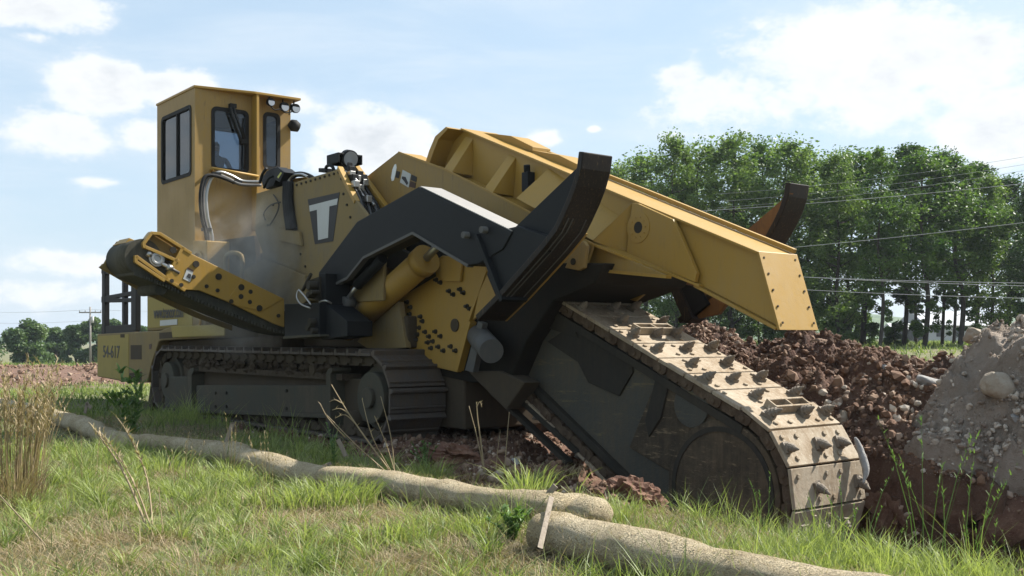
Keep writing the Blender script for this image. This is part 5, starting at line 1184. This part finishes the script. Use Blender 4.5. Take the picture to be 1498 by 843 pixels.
stalk('dry_stalks', [at(242, 840, 7.6), at(222, 790, 8), at(190, 710, 8.5), at(165, 665, 8.8), at(136, 626, 9.0)], .014, 'long straw stalks leaning up left in the left foreground', fuzz=90, fl=.09, branches=[[at(232, 810, 7.8), at(200, 715, 8.5), at(160, 650, 8.8), at(140, 635, 9)], [at(225, 790, 8.2), at(215, 700, 8.8), at(190, 640, 9), at(172, 612, 9)]])
stalk('dry_stalks', [at(252, 860, 7.4), at(240, 790, 8), at(232, 715, 8.2)], .007, 'single reddish dry stalk in the left foreground', STRAW, 30, .03)
stalk('dry_stalks', [at(344, 870, 7.2), at(352, 800, 7.6), at(360, 765, 7.6)], .006, 'thin brown stalk near the bottom left of centre', STRAW, 16, .03)
stalk('dry_stalks', [at(110, 850, 7.2), at(60, 790, 7.8), at(0, 725, 8.2), at(-20, 700, 8.3)], .009, 'two straw stems crossing the bottom left corner', STRAW, 20, .05, branches=[[at(120, 850, 7.2), at(70, 830, 7.5), at(10, 770, 8)]])
stalk('dry_stalks', [at(210, 850, 7.4), at(198, 790, 8), at(175, 740, 8.5)], .006, 'short straw stem between the leaning stalks at the left', STRAW, 10, .04)
stalk('dead_weed', [at(578, 700, 11.6), at(545, 655, 11.6), at(510, 605, 11.7), at(485, 563, 11.8)], .012, 'dead branching weed stems in front of the track end', STRAW, 26, .06, 'dead weed', branches=[[at(575, 695, 11.6), at(545, 640, 11.5), at(530, 585, 11.6)], [at(578, 700, 11.7), at(572, 640, 11.7), at(557, 580, 11.8)], [at(570, 695, 11.4), at(520, 650, 11.4), at(478, 607, 11.5)], [at(510, 605, 11.7), at(498, 598, 11.7), at(486, 600, 11.7)], [at(520, 620, 11.7), at(505, 607, 11.7), at(490, 612, 11.7)], [at(500, 590, 11.7), at(490, 585, 11.7), at(482, 588, 11.7)], [at(580, 700, 11.5), at(565, 650, 11.5), at(549, 612, 11.5)], [at(505, 640, 11.5), at(480, 612, 11.5), at(468, 590, 11.5)]])
stalk('dead_weed', [at(708, 690, 11.9), at(704, 650, 11.9), at(699, 615, 11.9), at(697, 588, 11.9)], .012, 'pair of reddish dead stalks before the shaded earth mound', STRAW, 12, .05, 'dead weed', branches=[[at(708, 688, 11.9), at(698, 640, 11.9), at(686, 594, 11.9)], [at(697, 596, 11.9), at(702, 588, 11.9), at(705, 596, 11.9)]])
stalk('dead_weed', [at(738, 690, 11.9), at(741, 650, 11.9), at(745, 603, 11.9)], .008, 'single dead stalk left of the bright grass tuft', STRAW, 8, .04, 'dead weed', branches=[[at(725, 695, 11.9), at(728, 660, 11.9), at(732, 630, 11.9)]])
stalk('fallen_stem', [at(444, 784, 8.6), at(490, 808, 8.2), at(535, 826, 7.9), at(575, 838, 7.7)], .007, 'pale fallen stem lying across the grass at bottom centre', STRAW, 0, .04, 'dry stem')
stalk('fallen_stem', [at(715, 742, 9.6), at(714, 762, 9.3), at(708, 785, 9.0), at(694, 792, 9.0)], .009, 'forked dead twig in front of the middle sock', STRAW, 0, .04, 'dry stem', branches=[[at(713, 765, 9.3), at(705, 775, 9.2), at(693, 776, 9.2)]])
# leafy weeds
def leafy(px, py, h, n, label, depth=None, lw=.05, spread=.25, m=WEED, ll=.12, ns=5):
    x, y, z = tuft_at(px, py) if depth is None else (*at(px, 500, depth)[:2], 0.)
    mb = MB(); Q = []
    for k in range(ns):
        a = random.uniform(0, 6.28); e = Vector((math.cos(a) * spread * random.random(), math.sin(a) * spread * random.random(), h * random.uniform(.6, 1))); P = smooth([Vector((0, 0, 0)), e * .5 + Vector((0, 0, h * .1)), e], 6); mb.tube(P, .007, 5, True, .003)
        for _ in range(n // ns): Q.append(P[random.randrange(2, len(P))])
    root = mb.build('leafy_weed', m, None, 0, label=label, cat='weed'); root.location = (x, y, z); me = root.data; a = me.attributes.new('tone', 'FLOAT', 'POINT'); a.data.foreach_set('value', np.full(len(me.vertices), .4, np.float32))
    Q = np.array(Q); k = len(Q); c, f, t = blades(Q, rng.uniform(.5, 1, k) * ll * .7, rng.uniform(.6, 1.2, k) * lw, rng.uniform(.6, 1.6, k), rng.uniform(0, 6.28, k), rng.random(k), 1.3, .3); link('leaves', npmesh('leaves', c, f, 3, m, True, t), root); return root
leafy(196, 650, 1.25, 230, 'dark leafy dock weed standing in front of the front deck', lw=.06, ll=.24, ns=8, spread=.5)
leafy(1040, 700, .1, 20, 'small leafy sprout by the clods') if False else None
leafy(490, 690, .62, 60, 'small flowering weed beside the pale leaning stake', lw=.03, ll=.07, ns=3, spread=.12)
leafy(750, 795, .30, 260, 'dark green leafy weed under the fold of the middle sock', lw=.035, ll=.07, ns=14, spread=.38)
leafy(920, 722, .28, 60, 'light green sprout on the bank by the dark clod', lw=.035, ll=.08, ns=4, spread=.12)
leafy(622, 690, .40, 160, 'bushy pale weed at the edge of the machine shadow', lw=.03, ll=.06, ns=9, spread=.3)
# tall seeded stems in front of the trench, right
for i, (px, py, d, nst, h, lb_) in enumerate(((1120, 810, 8.8, 3, .8, 'few thin seeded stems at the foot of the chain nose'), (1215, 810, 8.6, 5, .75, 'thin green stems in front of the chain nose plates'), (1300, 820, 8.3, 6, 1.0, 'seeded green stems left of the tall trench side stems'), (1352, 843, 7.8, 6, 1.45, 'tallest nodding grass stems rising over the grey heap'), (1400, 850, 7.6, 7, 1.15, 'green stems against the dark trench wall'), (1440, 855, 7.5, 6, 1.0, 'seeded stems near the right bottom corner'), (1485, 860, 7.4, 5, .95, 'arching stems at the right edge of the photo'), (1255, 840, 8.0, 5, .7, 'short seeded stems below the plates of the chain'))):
    stem_clump('tall_grass', px, py, nst, h, .14, lb_, 'tall grass', WEED, w=.008, lean=(.05, .4), head=.35, fl=12, tone=(.6, 1), depth=d, hmin=.55, hs=.8)
for i, (px, py, d, lb_) in enumerate(((340, 668, 12.3, 'seeded weed stem standing beside the split stake'), (400, 760, 9.4, 'thin brown stalk before the dense dark tuft'), (265, 700, 11, 'faint weed stems in the shade left of the socks'), (135, 700, 11, 'loose stems right of the tall straw bunch'), (60, 640, 13, 'straw stems behind the tall straw bunch'))):
    stem_clump('weed_stems', px, py, 7, .8 if i != 2 else .7, .15, lb_, 'weed', STRAW, w=.006, lean=(.02, .3), depth=d, tone=(.2, .9))

# ------------------------------------------------------------------ trees
def leafcloud(C, S, per, lsz, squash=.75):
    n = len(C) * per; c = np.repeat(C, per, 0); s = np.repeat(S, per)
    d = rng.normal(size=(n, 3)); d /= np.linalg.norm(d, axis=1, keepdims=True); rad = s * rng.random(n) ** .45
    P = c + d * rad[:, None] * np.array([1, 1, squash]); P[:, 2] -= (rad * .12)
    a = rng.normal(size=(n, 3)); a[:, 2] *= .6; a /= np.linalg.norm(a, axis=1, keepdims=True); b = np.cross(a, rng.normal(size=(n, 3))); b /= np.linalg.norm(b, axis=1, keepdims=True)
    L = lsz * rng.uniform(.6, 1.3, n); a *= L[:, None] / 2; b *= (L * .55)[:, None] / 2
    co = np.stack([P - a, P + b, P + a, P - b], 1).reshape(-1, 3); tone = np.repeat(np.clip(np.repeat(rng.normal(.4, .16, len(C)), per) + rng.normal(0, .16, n), 0, 1), 4)
    return co, np.arange(n * 4), tone
def tree_meshes(H, R0, base, seed, nclump=85, per=120, lsz=.26, lean=0, top=1.0):
    r = random.Random(seed); mb = MB(); C, S = [], []
    tr = [Vector((0, 0, -.3)), Vector((r.uniform(-.5, .5), r.uniform(-.4, .4), H * .25)), Vector((r.uniform(-.4, .4), r.uniform(-.3, .3), H * .5)), Vector((r.uniform(-.6, .6), r.uniform(-.4, .4), H * .78)), Vector((r.uniform(-.6, .6), 0, H * .95))]
    P = smooth(tr, 6); r0 = H * .011 + r.uniform(0, .05); mb.tube(P, r0, 9, True, .03)
    def env(t): return math.sin(math.pi * min(1, (t * .92 + .08)) ** .8) ** .6
    for k in range(nclump):
        t = r.random() ** .8; z = base + (H - base) * t; rad = R0 * max(.18, env(t)) * r.random() ** .5; a = r.uniform(0, 6.28)
        core = P[min(len(P) - 1, int(z / (H * .95) * (len(P) - 1)))]; c = Vector((core.x + math.cos(a) * rad, core.y + math.sin(a) * rad, z)); C.append(c); S.append(r.choice((.4, .6, .8, 1.0, 1.35)) * R0 / 2.8)
        if k % 3 == 0:
            q = P[max(2, min(len(P) - 1, int((z - rad * .6) / (H * .95) * (len(P) - 1))))]; mb.tube(smooth([q, (q + c) / 2 + Vector((0, 0, -.15)), c], 4), r0 * .32, 5, True, .012)
    # sparse low twigs
    for k in range(13):
        z = r.uniform(.1, .95) * base; a = r.uniform(0, 6.28); c = Vector((math.cos(a) * r.uniform(.5, 1.4), math.sin(a) * .8, z + .5)); mb.tube([Vector((P[2].x, P[2].y, z)), c], .035, 4, True, .01); C.append(c); S.append(r.uniform(.25, .5))
    co, fl, tn = leafcloud(np.array([tuple(c) for c in C]), np.array(S), per, lsz)
    me = bpy.data.meshes.new('trunk'); me.from_pydata(mb.v, [], mb.f); me.materials.append(BARK); me.polygons.foreach_set('use_smooth', [True] * len(me.polygons))
    return me, co, fl, tn
VAR = []
for i in range(6):
    base = [5.5, 4.8, 6.2, 2.0, 1.4, 5.0][i]; me_, co, fl, tn = tree_meshes(16.5, [3.0, 3.3, 2.8, 3.1, 3.4, 2.6][i], base, 40 + i, 118 if i in (3, 4) else 98, 118)
    VAR.append((me_, npmesh('crown', co, fl, 4, [LEAF, LEAF, LEAFK, LEAFL, LEAFL, LEAFK][i], False, tn)))
def tree(px, D, topy, var, label, group='tall trees of the wood on the right', rz=0, wide=1, name='broadleaf_tree'):
    x, y, _ = at(px, 500, D); z = float(hgt(np.array([x]), np.array([y]))[0]); H = CAMZ + (HOR - topy) / F * D - z; s = H / 17.3
    r = empty(name, (x, y, z), rz, label=label, cat='tree', group=group); tm_, cm_ = VAR[var]
    for nm, me in (('trunk', tm_), ('crown', cm_)): o = bpy.data.objects.new(nm, me); col.objects.link(o); o.parent = r
    r.scale = (s * wide, s * wide, s); return r
TL = [(905, 88, 232, 3, 'first small tree showing above the boom beam at the left of the wood'), (945, 80, 214, 4, 'second tree from the left of the wood above the beam'), (985, 74, 188, 3, 'tall leafy tree left of the far black blade, third of the wood'), (1030, 76, 196, 4, 'pale leafy tree behind the beam left of the far blade'),
      (1075, 73, 186, 3, 'tree standing just left behind the far blade tip'), (1118, 78, 189, 1, 'tree directly behind the far blade tip'), (1150, 72, 193, 4, 'bushy tree just right of the far blade tip'), (1188, 77, 208, 0, 'tree above the beam end plate'), (1228, 70, 212, 3, 'low branched tree right of the beam end plate'),
      (1262, 75, 206, 1, 'tree with pale twin trunks left of the thickest trunk'), (1287, 66, 204, 0, 'tree with the thickest bare trunk behind the red heap'), (1322, 74, 200, 2, 'highest crowned tree right of the thickest trunk'), (1352, 68, 207, 1, 'slim tree at the centre of the open trunks'), (1378, 77, 208, 5, 'slim tree left of the distant house'),
      (1404, 69, 216, 0, 'tree in front of the distant house'), (1424, 78, 228, 2, 'tree in front of the right end of the distant house'), (1448, 70, 246, 3, 'ivy clad tree right of the distant house'), (1474, 76, 248, 5, 'slim tree second from the right edge of the photo'), (1502, 68, 262, 2, 'tree at the right edge of the photo'),
      (1545, 74, 250, 1, 'tree just past the right edge of the wood'), (1590, 70, 240, 0, 'tree beyond the right edge of the wood'), (1640, 73, 230, 4, 'last tree of the wood off to the right')]
for i, (px, D, ty, vr, lb_) in enumerate(TL): tree(px, D, ty, vr, lb_, rz=i * 1.7, wide=1.08 + .24 * math.sin(i * 2.3))
# slim understory trees
for i, (px, D, ty, vr) in enumerate(((930, 92, 250, 3), (1005, 90, 230, 3), (1095, 92, 225, 4), (1170, 92, 240, 3), (1215, 90, 240, 4), (1245, 88, 240, 3), (1340, 92, 262, 5), (1395, 92, 268, 5), (1490, 92, 290, 0), (1530, 90, 280, 1))):
    tree(px, D, ty, vr, ['darker tree of the back row glimpsed between the front trees of the wood'][0], 'back row of the wood', rz=i * 2.1 + 1)
# shrubs
def shrub(px, D, topy, wpx, label, m=LEAF, per=170, lsz=.16, nc=26, name='shrub', cat='shrub', group=None, seed=0, zb=None):
    x, y, _ = at(px, 500, D); z = float(hgt(np.array([x]), np.array([y]))[0]) if zb is None else zb; H = CAMZ + (HOR - topy) / F * D - z; W_ = wpx / F * D / 2; r = random.Random(seed + px)
    C = []; S = []
    for k in range(nc):
        t = r.random(); a = r.uniform(0, 6.28); rad = W_ * math.sqrt(r.random()) * math.sqrt(max(.05, 1 - (t * .95) ** 2)) * .85; C.append((math.cos(a) * rad, math.sin(a) * rad * .8, H * (.08 + .8 * t))); S.append(min(W_, H) * r.uniform(.2, .36))
    co, fl, tn = leafcloud(np.array(C), np.array(S), per, lsz); root = link(name, npmesh(name, co, fl, 4, m, False, tn), loc=(x, y, z), label=label, cat=cat, group=group)
    mb = MB()
    for k in range(4): c = C[k * 3]; mb.tube([(0, 0, -.1), (c[0] * .4, c[1] * .4, c[2] * .5), c], H * .018, 5, True, .02)
    mb.build('stem', BARK, root); return root
for i, (px, ty, wp, lb_) in enumerate(((900, 440, 110, 'dark shrub under the left end of the wood'), (975, 430, 110, 'dark shrub behind the gap under the beam'), (1040, 415, 110, 'shrub behind the far blade foot'), (1110, 420, 110, 'shrub below the far blade at the wood edge'), (1170, 425, 100, 'shrub hidden partly by the beam end plate'), (1225, 430, 90, 'dark shrub right of the beam end plate at the wood edge'), (1262, 455, 50, 'small shrub left of the thickest trunk'), (1310, 470, 40, 'small pale shrub right of the thickest trunk'), (1462, 455, 50, 'shrub at the foot of the ivy clad tree'), (1495, 440, 70, 'shrub by the right edge of the photo'))):
    shrub(px, 80 - (i % 3) * 3, ty, wp, lb_, seed=i)
# ------------------------------------------------------------------ far left: shrubs, pole; distant hills; house
GL = 'distant shrubs on the left horizon'
for i, (px, D, ty, wp, lb_) in enumerate(((-40, 170, 478, 90, 'distant shrub at the far left edge of the photo'), (40, 150, 463, 84, 'big grey green distant shrub at the left horizon'), (82, 175, 476, 60, 'small brighter distant shrub right of the big grey green one'), (112, 165, 470, 50, 'distant shrub just left of the utility pole'), (138, 160, 459, 56, 'rounded distant shrub behind the utility pole'), (168, 168, 462, 60, 'light green distant shrub seen through the guard rail'), (205, 172, 472, 60, 'distant shrub hidden partly by the front deck'))):
    shrub(px, D, ty, wp, lb_, LEAFD, 300, .5, 30, 'distant_shrub', 'shrub', GL, i)
def pole(px, topy, D, label, arms=1.6):
    x, y, zt = at(px, topy, D); z0 = float(hgt(np.array([x]), np.array([y]))[0]); r = empty('utility_pole', (x, y, z0), 0, label=label, cat='utility pole')
    h = zt - z0; MB().tube([(0, 0, -.3), (0, 0, h)], .17, 10, True, .11).build('pole', POLE, r); g = MB().box(-arms, arms, -.06, .06, h - .9, h - .72)
    g.build('crossarm', POLE, r); g = MB()
    for q in (-.95, -.45, .45, .95): g.tube([(q * arms, 0, h - .72), (q * arms, 0, h - .5)], .06, 8)
    g.build('insulator', simple('insulator', (.2, .2, .2)), r); g = MB(); g.tube([(.32, .0, h - 2.3), (.32, 0, h - 1.4)], .2, 12); g.build('transformer', simple('transformer_grey', (.5, .5, .5)), r); return (x, y, zt)
PT = pole(132, 449, 150, 'pale wooden utility pole with crossarm on the left horizon')
PH = pole(640, 330, 62, 'utility pole standing hidden behind the machine') if False else None
def wire(a, b, r, label, sag=.6, g=None):
    A_, B_ = Vector(a), Vector(b); P = [A_.lerp(B_, t / 16) + Vector((0, 0, -sag * 4 * (t / 16) * (1 - t / 16))) for t in range(17)]
    MB().tube(P, r * .6, 5).build('power_line', WIRE, None, label=label, cat='power line', group=g)
for dy_, lb_ in ((0, 'upper thin wire running left from the utility pole'), (16, 'lower thin wire running left from the utility pole')):
    wire(at(-120, 451 + dy_, 150), at(132, 453 + dy_, 150), .03, lb_, .5)
wire(at(132, 453, 150), at(520, 449, 150), .03, 'thin wire running right from the utility pole behind the deck', .5)
for ya, xb, yb, lb_ in ((318, 700, 392, 'topmost bright wire crossing the wood at the right'), (415, 700, 372, 'wire crossing the trunks at mid height'), (420, 700, 366, 'thin wire just above the lowest pair at the right'), (438, 700, 385, 'lowest bright wire crossing in front of the trunks'), (262, 700, 322, 'faint wire crossing the dark crowns of the wood')):
    wire(at(1560, ya, 48), at(xb, yb, 60), .022, lb_, .35)
for k, ya in enumerate((226, 237, 246)): wire(at(1600, ya - 14, 50), at(1050, ya + 58, 66), .014, ['highest thin wire in the sky at the right edge', 'middle thin wire in the sky at the right edge', 'lowest thin wire in the sky at the right edge'][k], .3)
# distant hills
def hill(px0, px1, D, topy, amp, seed, label):
    n = 90; xs = np.linspace((px0 - 749) / F * D, (px1 - 749) / F * D, n); ys = np.linspace(0, 1, 9); X, T_ = np.meshgrid(xs, ys); base = CAMZ + (HOR - topy) / F * D
    ed = np.clip(np.minimum((X - xs[0]), (xs[-1] - X)) / ((xs[-1] - xs[0]) * .25), 0, 1); Z = (base + fbm(X, X * 0, 6 / D, 4, seed) * amp) * np.sin(T_ * math.pi) * sst(0, 1, ed) - 6; Y = D + (T_ - .5) * D * .4
    idx = np.arange(9 * n).reshape(9, n); fl = np.stack([idx[:-1, :-1], idx[:-1, 1:], idx[1:, 1:], idx[1:, :-1]], -1).reshape(-1)
    return link('hill', npmesh('hill', np.stack([X, Y, Z], -1).reshape(-1, 3), fl, 4, HILLM, True), kind='structure')
def hillm():
    m, N, p = mat('wooded_hill'); tc = N.new('ShaderNodeTexCoord'); n = N.noise(.05, 8, .7, tc.outputs['Object']); N.link(N.mix(N.ramp(n, .35, .65), (.035, .07, .025), (.09, .13, .05)), p.inputs['Base Color']); p.inputs['Roughness'].default_value = 1; return m
HILLM = hillm()
hill(500, 2300, 900, 448, 18, 3, ''); hill(-900, 900, 1100, 482, 10, 8, '')
# distant house
hx, hy, _ = at(1402, 480, 150); hz = float(hgt(np.array([hx]), np.array([hy]))[0]); hr = empty('house', (hx, hy, hz), .15, label='distant pale house with a grey roof seen between the trunks', cat='house')
MB().box(-4.8, 5.2, 0, 8, -1, 2.4).build('wall', SIDING, hr); MB().extr([(-5.2, -.5, 2.4), (-5.2, 8.5, 2.4), (-5.2, 4, 4.6)], (10.8, 0, 0)).build('roof', SHIN, hr)
for q in (-3.4, -.6, 2.2): MB().box(q, q + 1.1, -.04, .03, .8, 2.0).build('window', DKW, hr)
hx, hy, _ = at(1332, 480, 140); hz = float(hgt(np.array([hx]), np.array([hy]))[0]); hr = empty('shed', (hx, hy, hz), .1, label='distant dark shed with a pale roof left of the house', cat='shed')
MB().box(-2.4, 2.4, 0, 3, -1, 1.9).build('wall', DKW, hr); MB().extr([(-2.6, -.3, 1.9), (-2.6, 3.3, 1.9), (-2.6, 1.5, 2.7)], (5.2, 0, 0)).build('roof', SIDING, hr)

# ------------------------------------------------------------------ dust and air
def volume(name, b0, b1, colr, dens, label, noise=None, ell=False):
    if ell:
        bm = bmesh.new(); bmesh.ops.create_icosphere(bm, subdivisions=3, radius=1); me = bpy.data.meshes.new(name); bm.to_mesh(me); bm.free()
        o = bpy.data.objects.new(name, me); col.objects.link(o); o.location = b0; o.scale = b1
    else: o = MB().box(b0[0], b1[0], b0[1], b1[1], b0[2], b1[2]).build(name, BLK, None); me = o.data; me.materials.clear()
    m = bpy.data.materials.new(name); m.use_nodes = True; N = NT(m.node_tree); N.n.remove(N.n['Principled BSDF']); v = N.new('ShaderNodeVolumePrincipled'); v.inputs['Color'].default_value = (*colr, 1); v.inputs['Density'].default_value = dens; v.inputs['Anisotropy'].default_value = .3
    if noise:
        tc = N.new('ShaderNodeTexCoord'); ob = tc.outputs['Object']; l = N.new('ShaderNodeVectorMath', operation='LENGTH'); N.link(ob, l.inputs[0]); fall = N.ramp(N.m('SUBTRACT', 1.0, l.outputs['Value']), 0, .8)
        N.link(N.m('MULTIPLY', N.m('MULTIPLY', fall, N.ramp(N.noise(1.6, 5, .6, ob, .5), .4, .75)), dens), v.inputs['Density'])
    N.link(v.outputs[0], N.n['Material Output'].inputs['Volume']); me.materials.append(m); return tag(o, label, name.replace('_', ' ') if not name == 'haze' else 'haze', None, 'stuff')
x, y, _ = w3(-3.9, -.15); volume('dust_cloud', (x, y, 2.75), (1.7, 1.2, 1.7), (.95, .90, .80), 3.6, 'thin cloud of pale dust drifting over the conveyor foot and the body', True, True)
volume('haze', (-2700, -300, -12), (2700, 2700, 32), (.80, .88, 1.0), .0002, 'thin pale haze lying over the fields and the distant trees')
